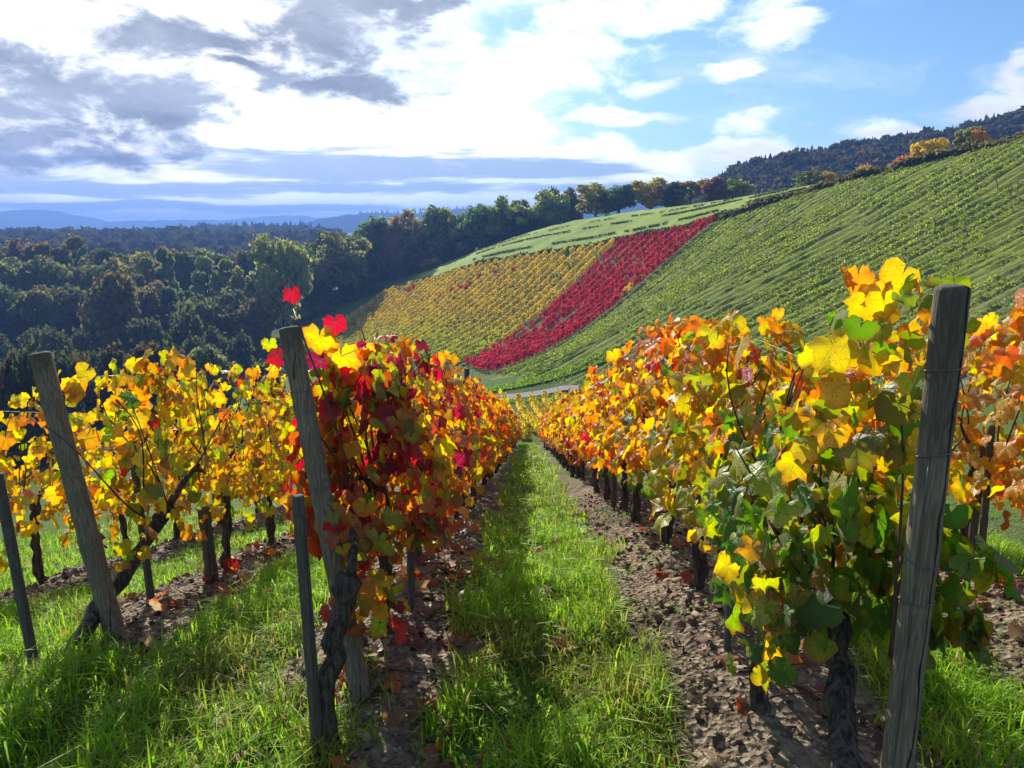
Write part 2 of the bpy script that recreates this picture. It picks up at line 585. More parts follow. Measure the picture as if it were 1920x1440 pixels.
# the mown meadow above and the trees' foot line
for px, py, Y in ((1350, 376, 162), (1200, 394, 178), (1060, 416, 192), (950, 448, 203), (840, 490, 212), (720, 531, 222), (1480, 356, 148), (1600, 342, 136), (1750, 330, 128), (1900, 310, 125)):
    ctrl.append(hp(px, py, Y))
ctrl += [np.array(q, float) for q in ((55, 215, 5), (20, 245, 0), (-20, 265, -12), (95, 175, 4), (130, 120, 20), (120, 60, 22), (100, 20, 10), (60, 0, 4), (-60, 270, -18), (60, 270, 2), (140, 200, 4),
                                      (-95, 185, -30), (-70, 135, -30), (-44, 108, -23), (-120, 240, -24), (-170, 200, -27), (-150, 120, -26), (-70, 70, -24), (-120, 40, -18), (-80, 0, -9), (-200, 280, -22), (-210, 60, -22), (-70, 215, -28), (-100, -40, -4), (100, -40, 3),
                                      (-25, 140, -23), (-15, 112, -20.5), (3, 91, -18.3), (-6, 91, -18.6), (4, 86, -18.2), (9, 90, -18.1), (8, 82, -17.4))]
for gy in (-40, 10, 30, 45, 60, 75, 88):
    for gx in (-22, -8, 0, 5, 14):
        if gy > 60 and (gx > 8 or gx < -12):
            continue
        ctrl.append(np.array([gx, gy, float(near(gx, gy))]))
ctrl = np.array(ctrl)


def tps_fit(P, z, lam=0.02):
    d = np.linalg.norm(P[:, None] - P[None], axis=2)
    K = np.where(d > 0, d ** 2 * np.log(d + 1e-12), 0)
    n = len(P)
    A = np.zeros((n + 3, n + 3))
    A[:n, :n] = K + lam * np.eye(n)
    A[:n, n] = 1; A[:n, n + 1:] = P
    A[n, :n] = 1; A[n + 1:, :n] = P.T
    return np.linalg.solve(A, np.concatenate([z, [0, 0, 0]]))


TW = tps_fit(ctrl[:, :2] / 100, ctrl[:, 2])


def tps(x, y):
    x = np.asarray(x, float); y = np.asarray(y, float)
    sh = x.shape
    q = np.stack([x.ravel(), y.ravel()], 1) / 100
    out = np.zeros(len(q))
    P = ctrl[:, :2] / 100
    for i in range(0, len(q), 20000):
        d2 = ((q[i:i + 20000, None] - P[None]) ** 2).sum(2)
        out[i:i + 20000] = (0.5 * d2 * np.log(d2 + 1e-12)) @ TW[:-3] + TW[-3] + q[i:i + 20000] @ TW[-2:]
    return out.reshape(sh)


def H(x, y):
    x = np.asarray(x, float); y = np.asarray(y, float)
    w = 1 - sstep(40, 80, y + 0.7 * np.maximum(np.abs(x) - 6, 0))
    return near(x, y) * w + tps(x, y) * (1 - w)


# furrow relief close to the camera
ROWX = {'C': -3.72, 'B': -2.17, 'A': -0.68, 'R': 0.90, 'D': 2.46}
ROWK = 0.020


def rowx(r, y):
    return ROWX[r] + ROWK * np.asarray(y, float)


def micro(x, y):
    """Low earth ridges under the vines and lumpy soil."""
    r = 0
    for k in ROWX:
        d = np.abs(np.asarray(x) - rowx(k, y))
        r = r + 0.09 * np.exp(-(d / 0.24) ** 2)
    return (r * sstep(1.0, 3.0, y) + 0.030 * fbm(np.asarray(x) * 3, np.asarray(y) * 3, 4, 3))


def G(x, y):
    return H(x, y) + micro(x, y)


def grass_mask(x, y):
    """1 where grass grows between the rows close to the camera."""
    x = np.asarray(x, float); y = np.asarray(y, float)
    n = 0.10 * fbm(x * 2.1, y * 1.4, 3, 11)
    m = np.zeros_like(x)
    for (a, b, wl, wr) in (('A', 'R', 0.34, 0.40), ('B', 'A', 0.42, 0.38), ('C', 'B', 0.45, 0.45), ('R', 'D', 0.62, 0.45)):
        lo, hi = rowx(a, y) + wl + n, rowx(b, y) - wr + n
        m = np.maximum(m, sstep(-0.07, 0.07, x - lo) * sstep(-0.07, 0.07, hi - x))
    m = np.maximum(m, sstep(-0.1, 0.1, rowx('C', y) - 0.4 - x) * 0.9)
    m = np.maximum(m, sstep(-0.1, 0.1, x - rowx('D', y) - 0.5) * 0.8)
    # headland: grass all over at the left before the rows start, and right of the end post
    left = sstep(0.0, 0.35, (-0.42 - x)) * sstep(0.0, 0.5, 2.95 - 0.55 * np.minimum(x + 0.6, 0) - y + 2.0 * n)
    right = sstep(0.0, 0.25, x - 1.35) * sstep(0.0, 0.4, 2.95 - y + n)
    return np.clip(np.maximum(m, np.maximum(left, right)), 0, 1)


def grid(x0, x1, y0, y1, nx, ny):
    gx, gy = np.meshgrid(np.linspace(x0, x1, nx), np.linspace(y0, y1, ny))
    i = np.arange(nx * ny).reshape(ny, nx)
    F = np.stack([i[:-1, :-1].ravel(), i[:-1, 1:].ravel(), i[1:, 1:].ravel(), i[1:, :-1].ravel()], 1)
    return gx, gy, F


def ground_mat():
    m, T, out = new_mat('ground')
    a = T.n('ShaderNodeAttribute', attribute_name='col')
    g, mow, _ = T.xyz(a.outputs['Vector'])
    pos = T.n('ShaderNodeNewGeometry').outputs['Position']
    n1 = T.noise(pos, 2.2, 5, 0.6)
    n2 = T.noise(pos, 28.0, 4, 0.6)
    n3 = T.noise(pos, 0.12, 4, 0.6)
    vor = T.n('ShaderNodeTexVoronoi'); T.put(vor.inputs['Vector'], pos); vor.inputs['Scale'].default_value = 34
    soil = T.mix(T.ss(n1, 0.3, 0.7), (0.120, 0.090, 0.060), (0.28, 0.225, 0.155))
    soil = T.mix(T.ss(n2, 0.4, 0.65), soil, T.mix(1.0, soil, (0.5, 0.48, 0.46), 'MULTIPLY'))
    soil = T.mix(T.m('MULTIPLY', T.ss(vor.outputs['Color'], 0.62, 0.8), 0.55), soil, (0.34, 0.28, 0.20))
    grs = T.mix(T.ss(n1, 0.3, 0.7), (0.040, 0.085, 0.012), (0.085, 0.145, 0.018))
    c = T.mix(g, soil, grs)
    mc = T.mix(T.ss(n3, 0.35, 0.65), (0.18, 0.27, 0.030), (0.27, 0.36, 0.055))
    c = T.mix(mow, c, mc)
    h = T.m('ADD', T.m('MULTIPLY', n2, 0.5), vor.outputs['Distance'])
    principled(T, out, c, 0.95, 0.15, h, 0.02, 1.0)
    return m


def slope_mat():
    """Fallow terraces: grassy strips and bare soil following the old rows (uv = row number, position up the row)."""
    m, T, out = new_mat('slope_ground')
    a = T.n('ShaderNodeAttribute', attribute_name='col')
    ridge, bare, vine = T.xyz(a.outputs['Vector'])
    uv = T.n('ShaderNodeUVMap').outputs[0]
    u, v, _ = T.xyz(uv)
    pos = T.n('ShaderNodeNewGeometry').outputs['Position']
    rown = T.noise(T.comb(T.m('MULTIPLY', u, 1.35), T.m('MULTIPLY', v, 3.0), 0.0), 1.0, 4, 0.7)
    strk = T.noise(T.comb(T.m('MULTIPLY', u, 4.0), T.m('MULTIPLY', v, 70.0), 0.0), 1.0, 5, 0.65)
    big = T.noise(pos, 0.06, 4, 0.6)
    c = T.mix(T.ss(strk, 0.32, 0.68), (0.095, 0.155, 0.010), (0.27, 0.32, 0.025))
    c = T.mix(T.m('MULTIPLY', T.ss(rown, 0.52, 0.68), 0.85), c, (0.17, 0.29, 0.018))
    c = T.mix(T.m('MULTIPLY', T.ss(rown, 0.47, 0.34), 0.85), c, (0.19, 0.17, 0.115))
    c = T.mix(T.m('MULTIPLY', T.ss(big, 0.45, 0.7), 0.35), c, (0.25, 0.29, 0.04))
    c = T.mix(T.m('MULTIPLY', T.m('MULTIPLY', ridge, strk), 0.8), c, (0.34, 0.40, 0.04))  # ridge tops brightened in the colour, as sunlit grass tips
    c = T.mix(T.m('MULTIPLY', T.ss(ridge, 0.5, 0.05), 0.7), c, (0.075, 0.080, 0.038))  # furrows darkened in the colour: shaded gaps over dark soil
    c = T.mix(T.m('MULTIPLY', bare, T.ss(strk, 0.25, 0.6)), c, T.mix(strk, (0.15, 0.135, 0.11), (0.30, 0.27, 0.23)))
    c = T.mix(T.m('MULTIPLY', vine, 0.6), c, (0.07, 0.085, 0.03))
    principled(T, out, c, 0.95, 0.1, T.noise(pos, 3.0, 6, 0.7), 0.35, 1.0)
    return m


M_GROUND = ground_mat()
M_SLOPE = slope_mat()

# close ground, fine grid
gx, gy, F = grid(-7.6, 5.2, 0.9, 12.0, 490, 430)
V = np.stack([gx, gy, G(gx, gy)], -1).reshape(-1, 3)
C = np.zeros((len(V), 3)); C[:, 0] = grass_mask(V[:, 0], V[:, 1])
link('ground', mesh_np('ground', V, F, M_GROUND, C), kind='structure')

# middle ground
gx, gy, F = grid(-230, 160, -60, 300, 391, 361)
z = H(gx, gy)


def inside_close(x, y):
    return (x < 4.6) & (x > -7.0) & (y > 1.6) & (y < 11.2)


fine_x = np.arange(-230, 160.1, 1.0)
# sink the coarse sheet below the finer sheets that lie on it
slab = np.zeros_like(z)
slab[inside_close(gx, gy)] = 0.6


def st_grid(ns, nt, s0, s1, t0, t1):
    s = np.linspace(s0, s1, ns); t = np.linspace(t0, t1, nt)
    k = np.interp(s, ROWS_AT, np.arange(len(ROWS_AT)))
    b = np.stack([np.interp(k, np.arange(len(FB)), FB[:, i]) for i in (0, 1)], 1)
    tt = np.stack([np.interp(k, np.arange(len(FT)), FT[:, i]) for i in (0, 1)], 1)
    P = b[:, None, :] * (1 - t)[None, :, None] + tt[:, None, :] * t[None, :, None]
    return s, t, P


def st_point(s, t):
    k = np.interp(s, ROWS_AT, np.arange(len(ROWS_AT)))
    b = np.stack([np.interp(k, np.arange(len(FB)), FB[:, i]) for i in (0, 1)], -1)
    tt = np.stack([np.interp(k, np.arange(len(FT)), FT[:, i]) for i in (0, 1)], -1)
    t = np.asarray(t, float)[..., None]
    return b * (1 - t) + tt * t


from_poly = np.vstack([FB, FT[::-1]])


def in_poly(x, y, poly):
    r = np.zeros(x.shape, bool)
    j = len(poly) - 1
    for i in range(len(poly)):
        xi, yi, xj, yj = *poly[i], *poly[j]
        c = ((yi > y) != (yj > y)) & (x < (xj - xi) * (y - yi) / (yj - yi + 1e-12) + xi)
        r ^= c
        j = i
    return r


inh = in_poly(gx, gy, from_poly)
er = inh.copy()
for _ in range(2):
    e2 = er.copy()
    e2[1:] &= er[:-1]; e2[:-1] &= er[1:]; e2[:, 1:] &= er[:, :-1]; e2[:, :-1] &= er[:, 1:]
    er = e2
slab[er] = 1.2
nz = 0.12 * fbm(gx * 0.35, gy * 0.35, 3, 5) * sstep(14, 30, gy) * sstep(4, 9, np.abs(gy - 91))
V = np.stack([gx, gy, z - slab + nz], -1).reshape(-1, 3)
C = np.zeros((len(V), 3))
C[:, 0] = 1.0
yy, xx = V[:, 1], V[:, 0]
nearrow = (yy < 55) & (xx > -6) & (xx < 5)
C[nearrow, 0] = np.where(yy[nearrow] > 44, 0.9, 0.55)
k = np.interp(xx, FT[::-1, 0], FT[::-1, 1])
C[:, 1] = sstep(-1, 3, yy - k) * sstep(-32, -24, xx) * (yy > 60)
link('ground', mesh_np('middle_ground', V, F, M_GROUND, C), kind='structure')

# the hillside with its old row strips
ns, nt = 107 * 7 + 1, 170
s, t, Pxy = st_grid(ns, nt, 0, 107, -0.02, 1.01)
ss_, tt_ = np.meshgrid(s, t, indexing='ij')
rowamp = 0.55 + 0.75 * np.random.default_rng(4).random(110)[np.clip(np.floor(ss_), 0, 107).astype(int)]
ph = (ss_ + 0.05 * fbm(ss_ * 0.7, tt_ * 11, 3, 27)) % 1.0
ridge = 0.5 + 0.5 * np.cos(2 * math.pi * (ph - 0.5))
wob = fbm(ss_ * 0.9, tt_ * 30, 3, 21)
hz = H(Pxy[..., 0], Pxy[..., 1])
fade = sstep(0, 0.05, tt_) * sstep(1.0, 0.96, tt_)
hz = hz + fade * (0.15 * rowamp * ridge ** 1.5 * (1 + 0.7 * wob) + 0.09 * fbm(ss_ * 4, tt_ * 80, 2, 31))
V = np.concatenate([Pxy, hz[..., None]], -1).reshape(-1, 3)
i = np.arange(ns * nt).reshape(ns, nt)
F = np.stack([i[:-1, :-1].ravel(), i[:-1, 1:].ravel(), i[1:, 1:].ravel(), i[1:, :-1].ravel()], 1)
C = np.zeros((ns * nt, 3))
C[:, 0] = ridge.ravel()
C[:, 1] = (sstep(19, 3, ss_) * (0.55 + 0.6 * fbm(ss_ * 0.5, tt_ * 6, 3, 8))).ravel().clip(0, 1)
C[:, 2] = sstep(57.5, 58.5, ss_).ravel()
uv = np.stack([ss_.ravel(), tt_.ravel()], 1)
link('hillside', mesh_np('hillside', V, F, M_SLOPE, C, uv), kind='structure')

# grass tufts along the strips of the hillside
def blade_tufts(P, h, w, cols, r, lean=0.5):
    """One bent triangle per blade; P (n,3)."""
    n = len(P)
    a = r.random(n) * 2 * math.pi
    d = np.stack([np.cos(a), np.sin(a), np.zeros(n)], 1)
    side = np.stack([-np.sin(a), np.cos(a), np.zeros(n)], 1)
    ln = (lean * (0.3 + r.random(n)))[:, None]
    up = np.array([0, 0, 1.0])
    p0 = P - side * (w / 2)[:, None]; p1 = P + side * (w / 2)[:, None]
    mid = P + up * (0.6 * h)[:, None] + d * ln * (0.28 * h)[:, None]
    m0, m1 = mid - side * (w * 0.36)[:, None], mid + side * (w * 0.36)[:, None]
    tip = P + up * (h * (1 - 0.35 * ln[:, 0] ** 2))[:, None] + d * ln * h[:, None]
    V = np.stack([p0, p1, m1, m0, tip], 1).reshape(-1, 3)
    b = (np.arange(n) * 5)[:, None]
    F = np.concatenate([b + [0, 1, 2], b + [0, 2, 3], b + [3, 2, 4]], 0)
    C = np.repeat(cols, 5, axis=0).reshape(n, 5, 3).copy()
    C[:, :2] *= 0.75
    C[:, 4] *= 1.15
    return V, F, C.reshape(-1, 3)


r = np.random.default_rng(5)
n = 100000
s = r.random(n) * 58.0
s = np.where(r.random(n) < 0.6, np.floor(s) + 0.5 + r.normal(0, 0.2, n), s)
t = r.random(n) * 0.98 + 0.01
xy = st_point(s, t)
keep = (fbm(s * 0.8, t * 9, 3, 17) > -0.1 + 0.5 * fbm(s * 0.12, t * 2.2, 2, 19)) & (xy[:, 0] < 95)
s, t, xy = s[keep], t[keep], xy[keep]
z = H(xy[:, 0], xy[:, 1]) + 0.25 * sstep(0.3, 0.0, np.abs(s - np.floor(s) - 0.5))
mixc = r.random(len(s))[:, None]
tone = (0.5 + 0.5 * np.clip(fbm(np.floor(s) * 1.7, t * 5, 3, 40), -1, 1))[:, None]
cc = (np.array([0.125, 0.19, 0.018]) * (1 - tone) + np.array([0.30, 0.39, 0.03]) * tone) * (0.7 + 0.6 * mixc)
dry = r.random(len(s)) < 0.22
cc[dry] = np.array([0.20, 0.18, 0.09]) * (0.7 + 0.5 * mixc[dry])
V, F, C = blade_tufts(np.column_stack([xy, z]), 0.10 + 0.26 * r.random(len(s)) ** 1.5, 0.10 + 0.14 * r.random(len(s)), cc, r, 0.9)
link('slope_grass', mesh_np('slope_grass', V, F, M_GRASS, C), kind='stuff')

# far ground sheet out to the horizon
rad = np.concatenate([np.linspace(195, 700, 26), np.geomspace(760, 6600, 30)])
ang = np.linspace(-math.pi, math.pi, 241)
RR, AA = np.meshgrid(rad, ang, indexing='ij')
fx, fy = RR * np.sin(AA), RR * np.cos(AA)
fz = np.interp(RR, [195, 260, 450, 700, 1200, 2500, 6600], [-34, -30, -20, -12, -13, -16, -16]) + 2.0 * fbm(fx / 260, fy / 260, 3, 9) * sstep(300, 700, RR)
i = np.arange(RR.size).reshape(RR.shape)
F = np.stack([i[:-1, :-1].ravel(), i[:-1, 1:].ravel(), i[1:, 1:].ravel(), i[1:, :-1].ravel()], 1)
mf, T, out = new_mat('far_fields')
pos = T.n('ShaderNodeNewGeometry').outputs['Position']
vv = T.n('ShaderNodeTexVoronoi'); T.put(vv.inputs['Vector'], T.vm('MULTIPLY', pos, (0.006, 0.006, 0.0))); vv.inputs['Scale'].default_value = 1.0
hs = T.xyz(vv.outputs['Color'])[0]
c = T.mix(T.ss(hs, 0.3, 0.35), (0.05, 0.075, 0.02), T.mix(T.ss(hs, 0.7, 0.72), (0.12, 0.20, 0.04), (0.17, 0.10, 0.06)))
principled(T, out, c, 0.95, 0.1)
link('ground', mesh_np('far_ground', np.stack([fx, fy, fz], -1).reshape(-1, 3), F, mf), kind='structure')

# ---------------------------------------------------------------- distant hills
mh, T, out = new_mat('wooded_hill')
pos = T.n('ShaderNodeNewGeometry').outputs['Position']
hn = T.noise(pos, 0.02, 6, 0.7)
hn2 = T.noise(pos, 0.11, 4, 0.7)
c = T.mix(T.ss(hn, 0.35, 0.65), (0.022, 0.034, 0.016), (0.050, 0.044, 0.022))
c = T.mix(T.ss(hn2, 0.45, 0.65), c, T.mix(1.0, c, (0.45, 0.5, 0.5), 'MULTIPLY'))
principled(T, out, c, 1.0, 0.0, hn2, 6.0, 1.0)
M_HILL = mh


def hill(name, D, crest, foot_z, depth, bump, seed, n=260, step=14):
    px = np.linspace(crest[0][0], crest[-1][0], n)
    py = np.interp(px, [q[0] for q in crest], [q[1] for q in crest])
    k = np.ones(9) / 9
    py = np.convolve(np.pad(py, 4, mode='edge'), k, 'valid')
    pts = np.array([at(a, b, D) for a, b in zip(px, py)])
    rows = []
    us = np.linspace(-1, 1, step * 2 + 1)
    for u in us:
        q = pts.copy()
        e = np.cos(u * math.pi / 2) ** 1.2
        q[:, 1] = D + u * depth
        q[:, 0] = pts[:, 0] * (1 + 0.15 * u * depth / D)
        q[:, 2] = foot_z + (pts[:, 2] - foot_z) * e
        q[:, 2] += bump * fbm(q[:, 0] / (bump * 4), q[:, 1] / (bump * 4), 4, seed) * 0.5 * e
        rows.append(q)
    V = np.stack(rows, 0)
    i = np.arange(V.shape[0] * n).reshape(V.shape[0], n)
    F = np.stack([i[:-1, :-1].ravel(), i[:-1, 1:].ravel(), i[1:, 1:].ravel(), i[1:, :-1].ravel()], 1)
    link(name, mesh_np(name, V.reshape(-1, 3), F, M_HILL), kind='structure')
    return V


hill('hill', 4300, [(-500, 436), (-250, 428), (-60, 420), (0, 412), (18, 402), (42, 395), (95, 396), (130, 404), (160, 412), (195, 422), (225, 416), (300, 414), (400, 414), (470, 420), (560, 432)], -30, 900, 14, 1)
hill('hill', 5400, [(300, 424), (380, 415), (430, 413), (480, 408), (530, 405), (570, 405), (600, 410), (650, 413), (760, 420), (860, 430)], -30, 700, 12, 2)
hill('hill', 2600, [(520, 428), (580, 419), (620, 409), (650, 405), (690, 401), (730, 402), (770, 402), (830, 396), (900, 393), (960, 394), (1010, 396), (1050, 380), (1080, 372), (1110, 366), (1150, 350), (1230, 352), (1300, 356), (1400, 380)], -30, 500, 9, 3)
hill('hill', 1050, [(150, 446), (230, 438), (300, 436), (360, 433), (420, 432), (480, 430), (520, 432), (570, 436), (640, 444)], -24, 160, 5, 4)
VH = hill('hill', 430, [(1240, 410), (1300, 385), (1340, 356), (1380, 330), (1410, 322), (1470, 309), (1550, 294), (1640, 280), (1720, 268), (1800, 252), (1900, 222), (2000, 200), (2150, 190), (2300, 200)], -8, 190, 5, 5)


# ---------------------------------------------------------------- foliage templates
def lump_template(seed):
    """A bent leaf clump of four triangles for crowns seen from far away."""
    r = np.random.default_rng(seed)
    a = np.sort(r.random(5)) * 0.6 + np.linspace(0, 2 * math.pi, 5, endpoint=False)
    rr = 0.55 + 0.5 * r.random(5)
    v = np.stack([np.cos(a) * rr, np.sin(a) * rr, r.normal(0, 0.22, 5)], 1)
    v = np.vstack([v, [0, 0, 0.15]])
    f = np.array([(5, k, (k + 1) % 5) for k in range(5)])
    return v, f, v[:, :2] * 0.5 + 0.5


LUMPS = [lump_template(k) for k in range(6)]


def crown_mesh(name, lobes, n, size, seed, mat, shell=0.55, dark=(0.8, 1.15)):
    """Leaf clumps spread through the volume of several lobes; lobes are (x,y,z,rx,ry,rz)."""
    r = np.random.default_rng(seed)
    L = np.array(lobes, float)
    vol = (L[:, 3] * L[:, 4] * L[:, 5]) ** 0.75
    k = r.choice(len(L), n, p=vol / vol.sum())
    d = r.normal(size=(n, 3)); d /= np.linalg.norm(d, axis=1)[:, None]
    rad = (shell + (1 - shell) * r.random(n)) ** 0.6
    rad *= 1 + 0.16 * r.normal(size=n)
    P = L[k, :3] + d * L[k, 3:] * rad[:, None]
    nor = d + 0.55 * r.normal(size=(n, 3)) + np.array([0, 0, 0.35])
    R = frames(r.normal(size=(n, 3)), nor)
    tone = dark[0] + (dark[1] - dark[0]) * r.random(n)
    tone *= 1 + 0.22 * fbm(P[:, 0] * 0.7 + seed, P[:, 2] * 0.7 + P[:, 1] * 0.3, 2, seed)
    hue = r.normal(0, 0.06, n)
    cols = np.stack([tone * (1 + hue), tone, tone * (1 - hue)], 1).clip(0.02, 2)
    V, F, C, U = scatter(LUMPS, r.integers(0, len(LUMPS), n), R, P, size * (0.6 + 0.8 * r.random(n)), cols)
    return mesh_np(name, V, F, mat, C, smooth=False)


def tree_kit(kind, seed):
    """Crown and trunk meshes of a tree about 10 m tall, base at the origin."""
    r = np.random.default_rng(seed)
    lobes, limbs = [], []
    if kind == 'broad':
        hz, w = 10, 3.9
        lobes.append((0, 0, 5.2, 2.6, 2.6, 3.4))
        for j in range(17):
            a = j * 2.4 + r.random(); h = 1.9 + 6.7 * r.random(); q = w * (0.45 + 0.4 * r.random()) * (1.15 - 0.06 * max(0, h - 6) ** 1.6)
            c = (q * math.cos(a), q * math.sin(a), h)
            rr = 0.95 + 0.7 * r.random()
            lobes.append((*c, rr, rr, rr * 0.85)); limbs.append(c)
        nl, size = 4200, 0.31
    elif kind == 'tall':
        for j in range(15):
            a = j * 2.4; h = 1.6 + 7.6 * j / 14; q = 1.3 * (1 - abs(h - 5.5) / 8) * (0.6 + 0.6 * r.random())
            c = (q * math.cos(a), q * math.sin(a), h)
            rr = 0.9 + 0.45 * r.random()
            lobes.append((*c, rr, rr, rr * 1.3)); limbs.append(c)
        nl, size = 3400, 0.30
    elif kind == 'open':
        for j in range(15):
            a = j * 2.4 + r.random(); h = 2.6 + 6.4 * r.random(); q = 3.3 * (0.3 + 0.65 * r.random())
            c = (q * math.cos(a), q * math.sin(a), h)
            rr = 0.7 + 0.55 * r.random()
            lobes.append((*c, rr, rr, rr * 0.7)); limbs.append(c)
        nl, size = 2900, 0.27
    else:                                     # low bush with foliage to the ground
        for j in range(12):
            a = j * 2.4 + r.random(); h = 1.6 + 5.2 * r.random(); q = 4.2 * (0.25 + 0.6 * r.random()) * (1.1 - h / 12)
            c = (q * math.cos(a), q * math.sin(a), h)
            rr = 1.5 + 0.9 * r.random()
            lobes.append((*c, rr, rr, rr)); limbs.append(c)
        nl, size = 3200, 0.38
    crown = crown_mesh('crown_' + kind, lobes, nl, size, seed, M_CROWN)
    g = Geo()
    top = 8.2 if kind in ('tall', 'broad', 'open') else 4
    pts = bezier((0, 0, -0.6), (0.15 * r.normal(), 0.15 * r.normal(), 2.5), (0.3 * r.normal(), 0.3 * r.normal(), 5), (0.2 * r.normal(), 0.2 * r.normal(), top), 9)
    g.add(*tube(pts, np.linspace(0.30, 0.06, 9), 7, 0.12, seed))
    for c in limbs[:9]:
        c = np.array(c); b = pts[int(np.clip(c[2] * 0.55, 1, 6))]
        g.add(*tube(bezier(b, b + (c - b) * [0.3, 0.3, 0.6], b + (c - b) * [0.7, 0.7, 0.9], c, 6), np.linspace(0.12, 0.03, 6), 5, 0.1, seed))
    return crown, g.mesh('trunk_' + kind, M_TREEBARK)


KITS = {k: [tree_kit(k, 100 + 10 * j + i) for j in range(3)] for i, k in enumerate(('broad', 'tall', 'open', 'bush'))}
tree_rng = np.random.default_rng(3)


def place_tree(name, label, cat, kind, base, height, width, color, group=None, trunk=True, var=None):
    crown, tr = KITS[kind][int(tree_rng.integers(0, 3)) if var is None else var]
    o = thing(name, label, cat, base, float(tree_rng.random() * 6.28), group)
    c = link('crown', crown, o); c.color = (*color, 1)
    natural = {'broad': 9.4, 'tall': 5.0, 'open': 8.0, 'bush': 9.5}[kind]
    hnat = {'broad': 10.0, 'tall': 11.0, 'open': 9.9, 'bush': 8.6}[kind]
    o.scale = (width / natural, width / natural, height / hnat)
    if trunk:
        link('trunk', tr, o)
    return o


def tree_at(name, label, cat, kind, px, top, bot, Y, wpx, color, group=None, sink=0.0, trunk=True, var=None):
    """A tree standing at distance Y whose top, foot and width are read off the photograph."""
    wpx = wpx * 1.25
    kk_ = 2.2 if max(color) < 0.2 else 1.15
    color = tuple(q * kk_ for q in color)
    if kind == 'bush':
        wpx = max(wpx, 0.85 * (min(bot, top + 160) - top))
    b = at(px, bot, Y); b[2] = float(H(b[0], b[1])) - sink
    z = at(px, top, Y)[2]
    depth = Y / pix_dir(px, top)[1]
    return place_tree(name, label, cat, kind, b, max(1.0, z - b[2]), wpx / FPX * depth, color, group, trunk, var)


DKG, OLV, YEL, PAL, BRN, ORG = (0.045, 0.075, 0.025), (0.09, 0.105, 0.025), (0.36, 0.29, 0.035), (0.21, 0.235, 0.05), (0.10, 0.060, 0.038), (0.50, 0.20, 0.02)
YS = SC
# trees along the top of the meadow
tree_at('broadleaf_tree', 'yellow tree with dark forked trunk left of the round dark green tree on the meadow', 'tree', 'broad', 1117, 340, 414, 196 * YS, 70, (0.30, 0.27, 0.05))
tree_at('broadleaf_tree', 'round dark green tree beside the forked yellow tree above the meadow', 'tree', 'broad', 1160, 342, 412, 193 * YS, 66, DKG)
tree_at('broadleaf_tree', 'largest bright yellow tree standing at the top edge of the meadow', 'tree', 'broad', 1219, 331, 404, 190 * YS, 66, YEL)
tree_at('broadleaf_tree', 'narrow dark green tree right of the largest bright yellow meadow tree', 'tree', 'tall', 1262, 338, 396, 187 * YS, 42, DKG)
tree_at('broadleaf_tree', 'thin golden tree between the dark green and the purple brown tree', 'tree', 'open', 1292, 333, 392, 185 * YS, 56, (0.28, 0.21, 0.04))
tree_at('broadleaf_tree', 'purple brown tree with thinning leaves at the top of the meadow', 'tree', 'tall', 1339, 328, 384, 180 * YS, 44, (0.12, 0.065, 0.055))
tree_at('broadleaf_tree', 'pale yellow green round tree at the right end of the meadow tree line', 'tree', 'broad', 1383, 331, 378, 176 * YS, 48, PAL)
tree_at('small_tree', 'tiny pale shrub tree alone on the meadow edge before the wooded hill', 'tree', 'open', 1469, 344, 360, 160 * YS, 16, PAL)
tree_at('small_tree', 'low dark olive tree beside a small yellow tree above the meadow', 'tree', 'bush', 1517, 319, 352, 156 * YS, 60, (0.075, 0.085, 0.028))
tree_at('small_tree', 'small yellow tree beside the low dark olive tree', 'tree', 'broad', 1554, 318, 340, 154 * YS, 22, (0.50, 0.34, 0.03))
tree_at('small_tree', 'flat golden yellow shrub alone above the hedge bank', 'shrub', 'bush', 1621, 307, 326, 142 * YS, 34, (0.50, 0.33, 0.03))
tree_at('small_tree', 'orange red round bush touching the large yellow hedge tree', 'shrub', 'bush', 1697, 289, 306, 130 * YS, 36, (0.55, 0.17, 0.02))
tree_at('broadleaf_tree', 'bright yellow round tree rising from the hedge high on the hillside', 'tree', 'broad', 1742, 256, 302, 128 * YS, 54, (0.55, 0.40, 0.03))
tree_at('broadleaf_tree', 'pale thinly leaved tree left of the orange bushes on the hill crest', 'tree', 'open', 1808, 234, 282, 124 * YS, 44, (0.25, 0.25, 0.07))
tree_at('small_tree', 'orange yellow bush between bare pale branches on the hill crest', 'shrub', 'bush', 1838, 243, 274, 122 * YS, 46, (0.50, 0.27, 0.03))
tree_at('small_tree', 'round brownish tree standing alone at the lower end of the meadow', 'tree', 'bush', 810, 484, 520, 208 * YS, 38, (0.13, 0.085, 0.05))
